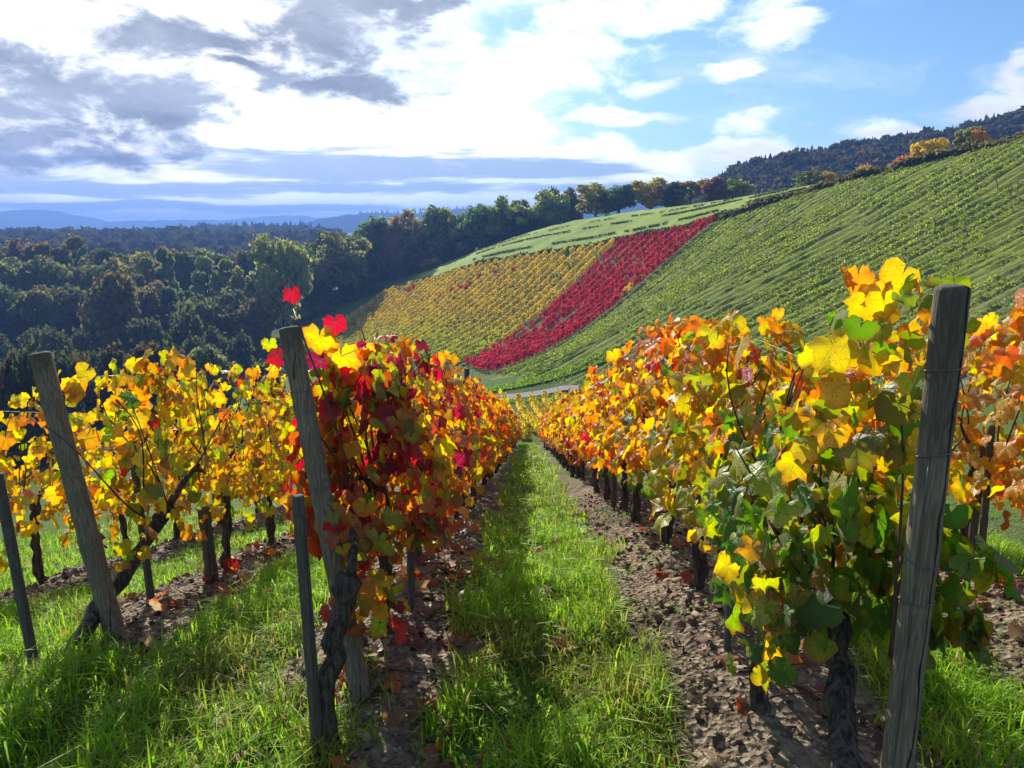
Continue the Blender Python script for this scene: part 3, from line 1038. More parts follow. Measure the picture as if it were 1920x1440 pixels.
# the dark tree line below the far hills, right part
for j, (px, top, bot, Y, w, colr, kd, lab) in enumerate([
        (1030, 357, 430, 206, 66, (0.10, 0.115, 0.035), 'broad', 'tall olive tree at the right end of the dark tree line'),
        (1052, 378, 428, 203, 42, DKG, 'bush', 'short dark tree leaning out of the right end of the dark tree line'),
        (985, 369, 440, 209, 62, (0.11, 0.12, 0.035), 'open', 'loosely leaved tree second from the right end of the dark tree line'),
        (945, 373, 450, 213, 58, (0.075, 0.095, 0.03), 'broad', 'broad green tree third from the right end of the dark tree line'),
        (902, 386, 462, 217, 62, DKG, 'broad', 'dense dark tree fourth from the right end of the dark tree line'),
        (862, 393, 475, 220, 56, OLV, 'open', 'olive tree behind the lower end of the mown meadow'),
        (822, 389, 490, 224, 62, (0.06, 0.075, 0.028), 'tall', 'tallest dark tree above the lone round brownish meadow tree'),
        (782, 398, 505, 226, 66, (0.085, 0.075, 0.035), 'broad', 'brownish broad tree left of the tallest dark tree'),
        (742, 402, 520, 230, 62, (0.095, 0.065, 0.042), 'broad', 'purple brown tree high in the middle of the wood'),
        (700, 412, 535, 232, 64, DKG, 'tall', 'dark narrow tree left of the purple brown tree')]):
    tree_at('broadleaf_tree', lab, 'tree', kd, px, top - 7, bot, Y * YS, w, tuple(min(0.195, 1.55 * q) for q in colr), 'trees of the dark tree line', 0.3)
# the wood in the valley at the left: front trees that can be told apart
for (px, top, Y, w, colr, kd, lab) in [
        (535, 430, 186, 96, (0.150, 0.165, 0.05), 'broad', 'tall pale green sunlit tree standing out of the valley wood'),
        (642, 424, 212, 112, (0.11, 0.112, 0.035), 'broad', 'broad olive tree with yellowing layered branches right of the pale green tree'),
        (478, 452, 190, 72, (0.12, 0.13, 0.045), 'open', 'loose grey green tree left of the tall pale green tree'),
        (400, 460, 196, 78, (0.11, 0.13, 0.05), 'open', 'grey green tree with a ragged crown in the valley wood'),
        (318, 456, 200, 62, (0.095, 0.115, 0.035), 'open', 'knobbly green tree left of the ragged grey green tree'),
        (255, 470, 200, 84, (0.13, 0.115, 0.03), 'broad', 'yellowish topped tree in the front of the valley wood'),
        (190, 486, 198, 76, (0.085, 0.095, 0.03), 'broad', 'olive round tree in the front row of the valley wood'),
        (120, 476, 200, 80, (0.085, 0.095, 0.03), 'broad', 'wide olive tree two from the left edge of the valley wood'),
        (45, 478, 196, 92, (0.075, 0.09, 0.03), 'broad', 'wide dark tree at the left edge of the valley wood'),
        (590, 455, 214, 70, DKG, 'broad', 'dark tree squeezed between the pale green and the broad olive tree')]:
    tree_at('broadleaf_tree', lab, 'tree', kd, px, top, 640, Y * YS, w, colr, 'front trees of the valley wood', 0.5)
tr = np.random.default_rng(12)
WOODN = ['dark olive', 'brownish', 'dark green', 'purple brown', 'olive green']
WOODC = [(0.06, 0.07, 0.026), (0.085, 0.075, 0.03), (0.05, 0.07, 0.028), (0.085, 0.062, 0.04), (0.075, 0.085, 0.03)]
# second rank behind
for j in range(26):
    px = -120 + j * 34 + tr.normal(0, 8)
    top = np.interp(px, [-120, 60, 130, 200, 300, 430, 560, 700, 800], [450, 438, 444, 462, 470, 470, 452, 425, 405]) + tr.normal(0, 6)
    ci = int(tr.integers(0, 5))
    tree_at('broadleaf_tree', WOODN[ci] + ' autumn tree in the packed second rank of the valley wood', 'tree', ('broad', 'open', 'broad')[j % 3], px, top, 600, (222 + tr.normal(0, 6)) * YS, 62 + tr.random() * 20, WOODC[ci], WOODN[ci] + ' trees in the second rank of the valley wood', 2.0, trunk=False)
# front rank fill
for j in range(24):
    px = -140 + j * 28 + tr.normal(0, 6)
    top = np.interp(px, [-140, 100, 300, 500, 600, 700, 760], [520, 530, 530, 545, 530, 545, 560]) + tr.normal(0, 10)
    ci = int(tr.integers(0, 3))
    tree_at('broadleaf_tree', WOODN[ci] + ' shaded tree low in the front of the valley wood', 'tree', ('broad', 'bush', 'open')[j % 3], px, top, 690, (176 + tr.normal(0, 8)) * YS, 58 + tr.random() * 22, WOODC[ci], WOODN[ci] + ' shaded trees in the front of the valley wood', 1.0, trunk=j % 2 == 0)
# undergrowth at the foot of the wood and in the valley bottom
for j in range(27):
    px = -160 + j * 23 + tr.normal(0, 9)
    Y = (150 + 14 * tr.normal()) * YS
    top = 615 + tr.normal(0, 14) + (20 if px < 250 else 0)
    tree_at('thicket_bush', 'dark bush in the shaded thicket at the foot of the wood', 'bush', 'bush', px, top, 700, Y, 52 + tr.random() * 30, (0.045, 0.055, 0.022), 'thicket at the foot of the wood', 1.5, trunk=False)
for j in range(22):
    px = -330 + j * 32 + tr.normal(0, 9)
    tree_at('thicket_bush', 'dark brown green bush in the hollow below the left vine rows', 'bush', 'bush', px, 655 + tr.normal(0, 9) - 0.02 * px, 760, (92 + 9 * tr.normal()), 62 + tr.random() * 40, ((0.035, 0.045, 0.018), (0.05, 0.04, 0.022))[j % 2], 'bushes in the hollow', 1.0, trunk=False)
for j in range(26):
    px = 690 + j * 15.5 + tr.normal(0, 4)
    bot = np.interp(px, [690, 840, 960, 1060, 1090], [540, 487, 445, 418, 408])
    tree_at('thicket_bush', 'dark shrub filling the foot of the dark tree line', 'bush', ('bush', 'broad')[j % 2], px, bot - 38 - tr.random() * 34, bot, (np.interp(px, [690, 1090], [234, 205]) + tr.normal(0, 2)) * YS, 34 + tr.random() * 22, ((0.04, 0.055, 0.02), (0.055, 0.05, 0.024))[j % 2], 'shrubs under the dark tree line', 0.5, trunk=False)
for j in range(11):
    px = 600 + j * 10
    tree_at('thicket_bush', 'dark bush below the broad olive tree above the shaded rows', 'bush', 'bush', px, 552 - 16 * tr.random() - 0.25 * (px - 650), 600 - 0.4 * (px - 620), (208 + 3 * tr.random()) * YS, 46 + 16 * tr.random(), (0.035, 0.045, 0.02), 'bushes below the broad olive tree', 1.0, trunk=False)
for j in range(8):
    px = 545 + j * 11 + tr.normal(0, 3)
    bot = np.interp(px, [560, 640, 735], [650, 600, 548])
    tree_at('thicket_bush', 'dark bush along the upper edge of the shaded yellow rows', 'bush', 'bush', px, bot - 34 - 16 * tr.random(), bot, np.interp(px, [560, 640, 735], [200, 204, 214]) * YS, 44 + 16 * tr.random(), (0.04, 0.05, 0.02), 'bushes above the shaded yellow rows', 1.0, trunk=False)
tree_at('round_bush', 'dome shaped grey green bush alone beyond the left vine rows', 'bush', 'bush', 396, 648, 720, 100, 96, (0.09, 0.105, 0.05), None, 1.0)
tree_at('round_bush', 'low dark bush behind the split grey end post', 'bush', 'bush', 500, 672, 720, 110, 70, (0.06, 0.075, 0.035), None, 1.0)

# far woods as masses, and the spruce edges
def wood_mass(name, pts, rads, colr, size, per, seed):
    r = np.random.default_rng(seed)
    n = len(pts) * per
    k = np.repeat(np.arange(len(pts)), per)
    d = r.normal(size=(n, 3)); d[:, 2] = np.abs(d[:, 2]) * 0.9 - 0.1; d /= np.linalg.norm(d, axis=1)[:, None]
    P = np.asarray(pts)[k] + d * np.asarray(rads)[k][:, None] * (0.8 + 0.25 * r.random(n))[:, None]
    R = frames(r.normal(size=(n, 3)), d + 0.4 * r.normal(size=(n, 3)))
    tone = (0.75 + 0.5 * r.random(n))[:, None] * (0.8 + 0.4 * r.random(len(pts)))[k][:, None]
    hue = r.random(len(pts))[k][:, None]
    cols = tone * (np.asarray(colr[0]) * (1 - hue) + np.asarray(colr[1]) * hue)
    V, F, C, U = scatter(LUMPS, r.integers(0, 6, n), R, P, size * np.asarray(rads)[k] * (0.7 + 0.6 * r.random(n)), cols)
    return link(name, mesh_np(name, V, F, M_CROWN, C, smooth=False), kind='stuff')


def spruces(name, pts, hs, colr, seed):
    r = np.random.default_rng(seed)
    g = Geo()
    for p, h in zip(pts, hs):
        for q in range(4):
            z0, z1, w = h * (0.05 + 0.2 * q), h * (0.42 + 0.2 * q), h * 0.24 * (1 - 0.2 * q)
            a = np.linspace(0, 2 * math.pi, 6, endpoint=False) + r.random()
            ring = np.stack([np.cos(a) * w * (0.7 + 0.5 * r.random(6)), np.sin(a) * w * (0.7 + 0.5 * r.random(6)), np.full(6, z0)], 1)
            g.add(np.vstack([ring, [0, 0, z1]]) + p, np.array([(j, (j + 1) % 6, 6) for j in range(6)]), np.asarray(colr) * (0.7 + 0.6 * r.random()))
    return link(name, g.mesh(name, M_CROWN, False), kind='stuff')


r = np.random.default_rng(77)
# wooded hill at the right
pts, rads = [], []
nu, nv = VH.shape[0], VH.shape[1]
for _ in range(1500):
    u, v = int(r.integers(2, nu // 2 + 1)), int(r.integers(0, nv - 1))
    p = VH[u, v] + [r.normal(0, 2), r.normal(0, 3), 0]
    pts.append(p); rads.append(3.0 + 2.4 * r.random())
wood_mass('hill_forest', pts, rads, ((0.04, 0.048, 0.024), (0.075, 0.055, 0.032)), 0.42, 46, 78)
sp_, hs_ = [], []
for _ in range(620):
    v = int(r.integers(20, nv - 1)); u = nu // 2 + int(r.integers(-2, 2))
    sp_.append(VH[u, v] + [r.normal(0, 1), r.normal(0, 4), -1.0]); hs_.append(4.5 + 3.5 * r.random())
spruces('spruce_edge', sp_, hs_, (0.022, 0.040, 0.020), 79)
# middle distance woods beyond the valley
pts, rads = [], []
for _ in range(420):
    px = r.uniform(-100, 640); Y = r.uniform(420, 1000)
    b = at(px, 440, Y); zz = np.interp(np.hypot(b[0], Y), [195, 260, 450, 700, 1200], [-34, -30, -20, -12, -13])
    R_ = 5 + 4 * r.random()
    pts.append([b[0], Y, zz + R_ * 0.4]); rads.append(R_)
wood_mass('valley_woods', pts, rads, ((0.03, 0.038, 0.02), (0.055, 0.040, 0.028)), 0.5, 30, 80)
pts, rads = [], []
for _ in range(260):
    px = r.uniform(300, 600); py = np.interp(px, [300, 420, 600], [440, 434, 440]) + r.uniform(-2, 16); Y = 1000 + r.uniform(-90, 30)
    pts.append(at(px, py, Y)); rads.append(6 + 4 * r.random())
wood_mass('valley_woods', pts, rads, ((0.025, 0.03, 0.018), (0.06, 0.036, 0.026)), 0.5, 30, 81)
sp_, hs_ = [], []
for _ in range(90):
    px = 378 + 205 * r.random()
    sp_.append(at(px, np.interp(px, [378, 480, 585], [441, 437, 437]), 1010 + r.normal(0, 12))); hs_.append(10 + 7 * r.random())
spruces('spruce_edge', sp_, hs_, (0.022, 0.035, 0.022), 82)
sp_, hs_ = [], []
for _ in range(150):
    px = r.uniform(640, 1120)
    py = np.interp(px, [640, 700, 800, 900, 1010, 1120], [416, 407, 402, 397, 399, 371])
    sp_.append(at(px, py, 2590 + r.normal(0, 20))); hs_.append(14 + 12 * r.random())
spruces('spruce_edge', sp_, hs_, (0.03, 0.045, 0.03), 83)

# scrub on the bank along the top of the slope, and along the meadow's lower edge
def scrub(name, s0, s1, n, hmin, hmax, seed, colr, toff=1.0):
    r = np.random.default_rng(seed)
    s = s0 + (s1 - s0) * r.random(n)
    dens = fbm(s * 0.6, s * 0, 3, seed)
    xy = st_point(s, np.full(n, toff)) + r.normal(0, 0.5, (n, 2))
    h = (hmin + (hmax - hmin) * (0.5 + 0.5 * dens).clip(0, 1)) * r.random(n)
    P = np.column_stack([xy, H(xy[:, 0], xy[:, 1]) + h])
    R = frames(r.normal(size=(n, 3)), r.normal(size=(n, 3)) + [0, -0.4, 0.5])
    hue = r.random(n)[:, None]
    tone = (0.6 + 0.8 * r.random(n))[:, None]
    cols = tone * (np.asarray(colr[0]) * (1 - hue) + np.asarray(colr[1]) * hue)
    V, F, C, U = scatter(LUMPS, r.integers(0, 6, n), R, P, 0.22 + 0.25 * r.random(n), cols)
    return link(name, mesh_np(name, V, F, M_CROWN, C, smooth=False), kind='stuff')


scrub('bank_scrub', 30, 58, 9000, 0.3, 1.5, 90, ((0.13, 0.10, 0.06), (0.15, 0.17, 0.05)))
scrub('bank_scrub', 16, 38, 6000, 0.5, 2.6, 91, ((0.14, 0.11, 0.065), (0.15, 0.17, 0.06)), 1.012)
scrub('bank_scrub', 58, 97, 7000, 0.3, 1.2, 92, ((0.04, 0.045, 0.022), (0.07, 0.09, 0.03)), 1.015)
# windrows of cut grass on the meadow
r = np.random.default_rng(95)
P, cols = [], []
for off, nn in ((0.22, 2600), (0.45, 2000), (0.62, 900)):
    q = r.random(nn) * 0.8
    lo = np.stack([np.interp(q, np.linspace(0, 1, 3), [50, 20, -34]), np.interp(q, np.linspace(0, 1, 3), [114.8 * 1.12, 146 * 1.12, 203 * 1.12])], 1)
    hi = np.stack([np.interp(q, np.linspace(0, 1, 3), [52, 26, -34]), np.interp(q, np.linspace(0, 1, 3), [150 * 1.12, 186 * 1.12, 224 * 1.12])], 1)
    xy = lo * (1 - off) + hi * off + r.normal(0, 0.2, (nn, 2))
    kp = fbm(q * 30, q * 0 + off * 9, 3, 5) > -0.25
    xy = xy[kp]
    P.append(np.column_stack([xy, H(xy[:, 0], xy[:, 1]) + 0.15 + 0.15 * r.random(len(xy))]))
P = np.vstack(P); n = len(P)
V, F, C, U = scatter(LUMPS, r.integers(0, 6, n), frames(r.normal(size=(n, 3)), r.normal(size=(n, 3)) + [0, 0, 0.8]), P, 0.14 + 0.14 * r.random(n), np.array([0.10, 0.13, 0.04]) * (0.6 + 0.7 * r.random(n))[:, None])
link('cut_grass_windrows', mesh_np('cut_grass_windrows', V, F, M_CROWN, C, smooth=False), kind='stuff')

# ---------------------------------------------------------------- valley road
mr, T, out = new_mat('asphalt')
pos = T.n('ShaderNodeNewGeometry').outputs['Position']
n_ = T.noise(pos, 1.2, 5, 0.6)
principled(T, out, T.mix(n_, (0.12, 0.113, 0.11), (0.20, 0.19, 0.185)), 0.85, 0.3)
rx = np.concatenate([np.linspace(-45, 6, 90), np.linspace(6.2, 8, 6)])
ry = np.concatenate([91.5 - 0.01 * np.linspace(-45, 6, 90), 91.4 - 1.0 * np.linspace(0.02, 1, 6)])
rowsv = []
for o in (-2.4, -0.8, 0.8, 2.4):
    rowsv.append(np.stack([rx, ry + o, H(rx, ry + 0 * o) + 0.05], 1))
V = np.vstack(rowsv); n = len(rx)
i = np.arange(4 * n).reshape(4, n)
F = np.stack([i[:-1, :-1].ravel(), i[:-1, 1:].ravel(), i[1:, 1:].ravel(), i[1:, :-1].ravel()], 1)
link('road', mesh_np('road', V, F, mr), kind='structure')

r = np.random.default_rng(61)
n = 9000
vx = -12 + 24 * r.random(n); vy = 91.4 + np.where(r.random(n) < 0.5, -2.5 - 1.4 * r.random(n) ** 2, 2.5 + 3.0 * r.random(n) ** 2)
tn = r.random(n)[:, None]
V, F, C = blade_tufts(np.column_stack([vx, vy, H(vx, vy)]), 0.15 + 0.25 * r.random(n), 0.08 + 0.10 * r.random(n), np.array([0.13, 0.24, 0.012]) * (1 - tn) + np.array([0.28, 0.42, 0.03]) * tn, r, 0.8)
link('verge_grass', mesh_np('verge_grass', V, F, M_GRASS, C), kind='stuff')

# ---------------------------------------------------------------- vines on the hillside opposite
def far_vine_mesh(name, seed, base, n=95):
    r = np.random.default_rng(seed)
    d = r.normal(size=(n, 3)); d /= np.linalg.norm(d, axis=1)[:, None]
    P = d * np.array([0.72, 0.25, 0.56]) * (0.35 + 0.85 * r.random(n))[:, None] + [0, 0, 1.05]
    R = frames(r.normal(size=(n, 3)), d + 0.7 * r.normal(size=(n, 3)))
    hue = r.random(n)[:, None]
    cols = (0.7 + 0.6 * r.random(n))[:, None] * (np.asarray(base[0]) * (1 - hue) + np.asarray(base[1]) * hue)
    V, F, C, U = scatter(LUMPS, r.integers(0, 6, n), R, P, 0.09 + 0.09 * r.random(n), cols)
    tv, tf = tube([(0, 0, -0.2), (0.03, 0.02, 0.4), (0, 0, 0.9)], [0.05, 0.04, 0.03], 5)
    F = np.vstack([F, tf + len(V)]); V = np.vstack([V, tv]); C = np.vstack([C, np.full((len(tv), 3), 0.03)])
    return mesh_np(name, V, F, M_FARVINE, C, smooth=False)


YV = [far_vine_mesh('yellow_vine', 200 + k, ((0.80, 0.56, 0.04), (0.46, 0.44, 0.05))) for k in range(5)]
RV = [far_vine_mesh('red_vine', 210 + k, ((0.58, 0.018, 0.04), (0.30, 0.012, 0.03))) for k in range(5)]
r = np.random.default_rng(55)
yel, red = [], []
for row in range(58, 107):
    s = row + 0.5
    p0, p1 = st_point(s, 0.0), st_point(s, 1.0)
    L = float(np.linalg.norm(p1 - p0))
    step = 0.85
    m = int(L / step)
    for j in range(m):
        t = (j + 0.5 + 0.15 * r.normal()) / m
        if t < 0.02 or t > 0.985:
            continue
        p = st_point(s, t)
        isred = row < 67
        if row == 62 and 0.30 < t < 0.50 and r.random() < 0.75:
            continue
        if row in (65, 66) and t < 0.45 and r.random() < 0.7:
            continue
        if r.random() < 0.04:
            continue
        z = float(H(p[0], p[1]))
        ang = math.atan2(*(p1 - p0)[::-1])
        if isred and not (row == 58 and 0.55 < t < 0.58):
            red.append((p[0], p[1], z, ang, t, row))
        else:
            yel.append((p[0], p[1], z, ang, t, row))


def tint_y(t, row, p):
    b = fbm(p[0] * 0.13, p[1] * 0.13, 3, 61)
    if b > 0.95 and row > 69 and t > 0.4:
        return (0.75, 0.10, 0.35)
    g = r.random()
    green = 0.35 * max(0, 0.5 - t) * 2
    k = 0.75 + 0.45 * r.random()
    return (k * (1.05 - green), k * (0.95 + 0.1 * g), k)


for lst, meshes, name, lab, grp in ((yel, YV, 'yellow_grapevine', 'small golden yellow grapevine in the rows on the opposite slope', 'yellow vines on the opposite slope'),
                                    (red, RV, 'red_grapevine', 'small crimson grapevine in the red strip on the opposite slope', 'red vines on the opposite slope')):
    lst.sort(key=lambda q: q[0] ** 2 + q[1] ** 2)
    for q in lst[:295]:
        o = thing(name, lab, 'grapevine', q[:3], q[3] + r.normal(0, 0.06), grp, meshes[int(r.integers(0, 5))])
        o.scale = (1, 1, 0.92 + 0.2 * r.random())
        tn = tint_y(q[4], q[5], q) if name[0] == 'y' else (0.8 + 0.5 * r.random(),) * 3
        o.color = (*tn, 1)
        if name[0] == 'y' and tn[1] < 0.2:
            o['label'] = 'red tinged grapevine standing among the yellow vines on the opposite slope'
            o['group'] = 'red tinged vines in the yellow block'
    rest = lst[295:]
    if rest:
        Vs, Fs, Cs, n = [], [], [], 0
        cache = []
        for me in meshes:
            v = np.empty(len(me.vertices) * 3, np.float32); me.vertices.foreach_get('co', v)
            f = np.empty(len(me.polygons) * 3, np.int32); me.polygons.foreach_get('vertices', f)
            c = np.empty(len(me.vertices) * 4, np.float32); me.attributes['col'].data.foreach_get('color', c)
            cache.append((v.reshape(-1, 3), f.reshape(-1, 3), c.reshape(-1, 4)[:, :3]))
        for q in rest:
            v, f, c = cache[int(r.integers(0, 5))]
            a = q[3] + r.normal(0, 0.06); ca, sa = math.cos(a), math.sin(a)
            v = v @ np.array([[ca, sa, 0], [-sa, ca, 0], [0, 0, 0.92 + 0.2 * r.random()]]) + np.array(q[:3])
            tn = tint_y(q[4], q[5], q) if name[0] == 'y' else (0.8 + 0.5 * r.random(),) * 3
            Vs.append(v); Fs.append(f + n); Cs.append(c * tn); n += len(v)
        o = link(name + '_rows', mesh_np(name + '_rows', np.vstack(Vs), np.vstack(Fs), M_FARVINE, np.vstack(Cs), smooth=False), kind='stuff')
        o.color = (1, 1, 1, 1)

# thin posts left on the fallow slope
for px, py0, py1, w_ in ((1868, 333, 357, 0), (1752, 406, 425, 0), (1812, 426, 446, 0), (1182, 575, 588, 0), (1190, 566, 578, 0)):
    d = pix_dir(px, py1)
    # walk the sight line to the ground
    Y = 45.0
    while Y < 200 and at(px, py1, Y)[2] > float(H(*at(px, py1, Y)[:2])) + 0.05:
        Y += 0.25
    b = at(px, py1, Y)
    hgt = (py1 - py0) / FPX * Y
    g = Geo().add(*tube([(0.25, 0, -0.3), (0, 0, hgt * 0.5), (-0.35, 0, hgt)], 0.06, 6, 0.1))
    thing('slope_post', 'thin leaning dark post left standing on the fallow green slope', 'post', b, 0, 'posts left on the fallow slope', g.mesh('slope_post', M_STAKE))

# ---------------------------------------------------------------- grape leaves
def leaf_template(seed, fine=True):
    """Five-lobed vine leaf, stalk at the origin, tip towards +Y, about 1 unit long."""
    r = np.random.default_rng(seed)
    ka = np.radians([0, 14, 27, 40, 54, 70, 86, 100, 116, 132, 150, 166, 180])
    kr = np.array([1.02, 0.90, 0.76, 0.82, 0.94, 0.82, 0.70, 0.76, 0.80, 0.70, 0.60, 0.46, 0.12])
    no = 24 if fine else 12
    a = np.linspace(-math.pi, math.pi, no, endpoint=False) + math.pi / no
    kr2 = kr * (1 + 0.07 * r.normal(size=13))
    kr3 = kr * (1 + 0.07 * r.normal(size=13))
    rr = np.where(a > 0, np.interp(np.abs(a), ka, kr2), np.interp(np.abs(a), ka, kr3))
    if fine:
        rr = rr * (1 + 0.075 * np.where(np.arange(no) % 2, 1, -1)) * (1 + 0.04 * r.normal(size=no))
    curl, fold, w1, w2, ph = 0.12 + 0.45 * r.random() ** 1.5, 0.45 * r.random() - 0.1, 0.16 * r.random() + 0.05, 0.11, r.random(2) * 6

    def lift(x, y):
        q = np.hypot(x, y); t = np.arctan2(x, y)
        return -curl * q ** 2 + fold * np.abs(x) + w1 * q * np.sin(3 * t + ph[0]) + w2 * q * np.sin(5 * t + ph[1])
    xo, yo = np.sin(a) * rr, np.cos(a) * rr
    V = [np.array([[0, 0, 0]])]
    F = []
    if fine:
        ai = a[::2]; ri = 0.5 * np.minimum(rr[::2], rr[1::2]) + 0.03
        xi, yi = np.sin(ai) * ri, np.cos(ai) * ri
        V.append(np.stack([xi, yi, lift(xi, yi)], 1)); V.append(np.stack([xo, yo, lift(xo, yo)], 1))
        h = no // 2
        for j in range(h):
            if j == h - 1:
                pass
            a0, a1 = 1 + j, 1 + (j + 1) % h
            o0, o1, o2 = 1 + h + 2 * j, 1 + h + (2 * j + 1) % no, 1 + h + (2 * j + 2) % no
            if j < h - 1:
                F += [(0, a0, a1), (a0, o1, a1), (a1, o1, o2)]
            F.append((a0, o0, o1))
    else:
        V.append(np.stack([xo, yo, lift(xo, yo)], 1))
        F += [(0, 1 + j, 1 + (j + 1) % no) for j in range(no - 1)]
    V = np.vstack(V); F = np.array(F)[:, ::-1]
    return V, F, V[:, :2] * 0.5 + 0.5


LEAF_T = [leaf_template(k) for k in range(10)]
LEAF_L = [leaf_template(50 + k, False) for k in range(6)]
LEAF_M = [mesh_np('leaf', v, f, M_LEAF, None, u) for v, f, u in LEAF_T]

Yc, YGc, Gc, Oc, ORc, Rc, Cc, BRc = map(np.array, ((0.80, 0.54, 0.015), (0.46, 0.50, 0.02), (0.11, 0.26, 0.025), (0.76, 0.29, 0.02), (0.72, 0.13, 0.03), (0.60, 0.010, 0.05), (0.22, 0.008, 0.05), (0.44, 0.22, 0.035)))
PAL_C = [Yc, YGc, Gc, Oc, ORc, Rc, Cc, BRc]


def weights(row, y, h):
    """Palette weights (yellow, yellow-green, green, orange, orange-red, red, crimson, brown) for a leaf at height h (0..1)."""
    top = max(0.0, (h - 0.62) / 0.38)
    if row == 'R':
        if y < 2.7:
            w = np.array([.06, .24, .64, .03, .01, 0, 0, .02]); top = max(0.0, (h - 0.88) / 0.12); w = w * (1 - top) + top * np.array([.42, .24, .14, .14, .06, 0, 0, 0])
        elif y < 3.7:
            w = np.array([.34, .36, .20, .08, .01, 0, 0, .01]); w = w * (1 - 0.8 * top) + 0.8 * top * np.array([.25, .15, .05, .35, .18, .02, 0, 0])
        elif y < 6:
            w = np.array([.46, .14, .05, .26, .05, .01, 0, .03]); w = w * (1 - top) + top * np.array([.16, .08, 0, .42, .28, .05, .01, 0])
        else:
            w = np.array([.34, .13, .04, .34, .09, .03, .01, .02])
            if 6.6 < y < 7.8 or 11 < y < 14:
                w = np.array([.15, .03, .02, .22, .22, .28, .08, 0])
    elif row == 'A':
        if y < 2.95:
            w = np.array([.32, .28, .10, .02, .0, .23, .04, .01])
            if h < 0.4:
                w = np.array([.34, .14, .10, .06, .02, .18, .08, .08])
        elif y < 4.6:
            w = np.array([.20, .18, .05, .04, .01, .36, .13, .03])
            if h < 0.45:
                w = np.array([.24, .12, .06, .10, .03, .23, .12, .10])
        elif y < 6.5:
            w = np.array([.12, .08, .06, .28, .12, .08, .06, .20]); w = w * (1 - top) + top * np.array([.35, .1, .02, .2, .03, .08, .17, .05])
        else:
            w = np.array([.13, .08, .05, .32, .14, .06, .03, .19])
    elif row == 'B':
        w = np.array([.34, .28, .08, .08, .02, .01, .03, .16])
    elif row == 'C':
        w = np.array([.42, .20, .02, .14, .07, .01, .02, .12])
    else:
        w = np.array([.36, .08, .02, .38, .09, .01, .0, .06])
    return w / w.sum()


def leaf_color(row, y, h, r):
    k = r.choice(8, p=weights(row, y, h))
    c = PAL_C[k] * (0.78 + 0.4 * r.random())
    j = r.choice(8, p=weights(row, y, h))
    c = c * 0.80 + 0.20 * PAL_C[j]
    return np.clip(c * (1 + 0.07 * r.normal(size=3)), 0.004, 0.85)


def vine_leaves(row, y0, n, r, dens=1.0, hmax=1.5, hmin=0.34, halfw=0.24, spread=0.62):
    """Leaf poses round a vine whose foot is at the origin; returns pos, tip, normal, heights, depth rank."""
    side = np.where(r.random(n) < 0.5, -1.0, 1.0)
    al = (r.random(n) * 2 - 1) * spread
    h = r.random(n) ** 0.85
    prof = 0.55 + 0.75 * np.sin(np.clip(h * 1.05 + 0.06, 0, 1) * math.pi) ** 0.6
    depth = r.random(n) ** 0.45
    lump = 1 + 0.35 * fbm(al * 3 + y0 * 2.1, h * 3.5 + ord(row) * 1.3, 2, 3)
    x = side * halfw * prof * depth * lump + r.normal(0, 0.03, n)
    topv = hmax * (1 + 0.07 * fbm((al + y0) * 2.2, np.zeros(n) + ord(row), 2, 9))
    z = hmin + (topv - hmin) * h
    # few leaves hang low, in tassels
    low = 0.5 + 0.5 * fbm((al + y0) * 3.1, np.zeros(n) + 3.3 * ord(row), 2, 19)
    z = np.where(h < 0.22, z + 0.20 * low, z)
    x = np.where(z < 0.55, x * 0.7, x)
    pos = np.stack([x, al, z], 1)
    tip = np.stack([side * 0.35 + 0.35 * r.normal(size=n), 0.45 * r.normal(size=n), -0.95 + 0.35 * r.normal(size=n)], 1)
    up = np.clip((h - 0.55) * 1.6, 0, 0.9)
    nor = np.stack([side * (0.95 - 0.5 * up) + 0.4 * r.normal(size=n), 0.55 * r.normal(size=n) - 0.1, 0.25 + up + 0.35 * r.normal(size=n)], 1)
    return pos, tip, nor, h, depth


def trunk_geo(r, lean=(0, 0), hgt=0.68, rad=0.030, base=(0, 0), arms=(-1, 1)):
    g = Geo()
    b = np.array([base[0], base[1], -0.12])
    top = np.array([lean[0] + base[0], lean[1] + base[1], hgt])
    w = 0.055
    pts = bezier(b, b + [r.normal(0, w), r.normal(0, w), hgt * 0.4], top - [r.normal(0, w), r.normal(0, w), hgt * 0.35], top, 16)
    pts[2:-1] += r.normal(0, 0.007, (13, 3))
    rr = rad * (1.25 - 0.45 * np.linspace(0, 1, 16) + 0.35 * np.exp(-((np.linspace(0, 1, 16) - 0.97) / 0.12) ** 2)) * (1 + 0.12 * r.normal(size=16))
    g.add(*tube(pts, rr, 11, 0.17, int(r.integers(0, 9999))))
    for sgn in arms:
        e = top + [r.normal(0, 0.03), sgn * (0.30 + 0.2 * r.random()), 0.10 + 0.08 * r.random()]
        g.add(*tube(bezier(top - [0, 0, 0.03], top + [0, sgn * 0.1, 0.06], e - [0, sgn * 0.1, 0.0], e, 7), np.linspace(rad * 0.6, rad * 0.28, 7), 7, 0.15, int(r.integers(0, 9999))))
    return g


CANES = []
for k in range(8):
    r = np.random.default_rng(300 + k)
    top = np.array([r.normal(0, 0.12), r.normal(0, 0.12), 0.55 + 0.3 * r.random()])
    pts = bezier((0, 0, 0), (r.normal(0, 0.06), r.normal(0, 0.06), 0.25), top - [r.normal(0, .06), r.normal(0, .06), 0.25], top, 9)
    CANES.append(Geo().add(*tube(pts, np.linspace(0.0055, 0.0025, 9), 5, 0.15, k)).mesh('cane', M_CANE))

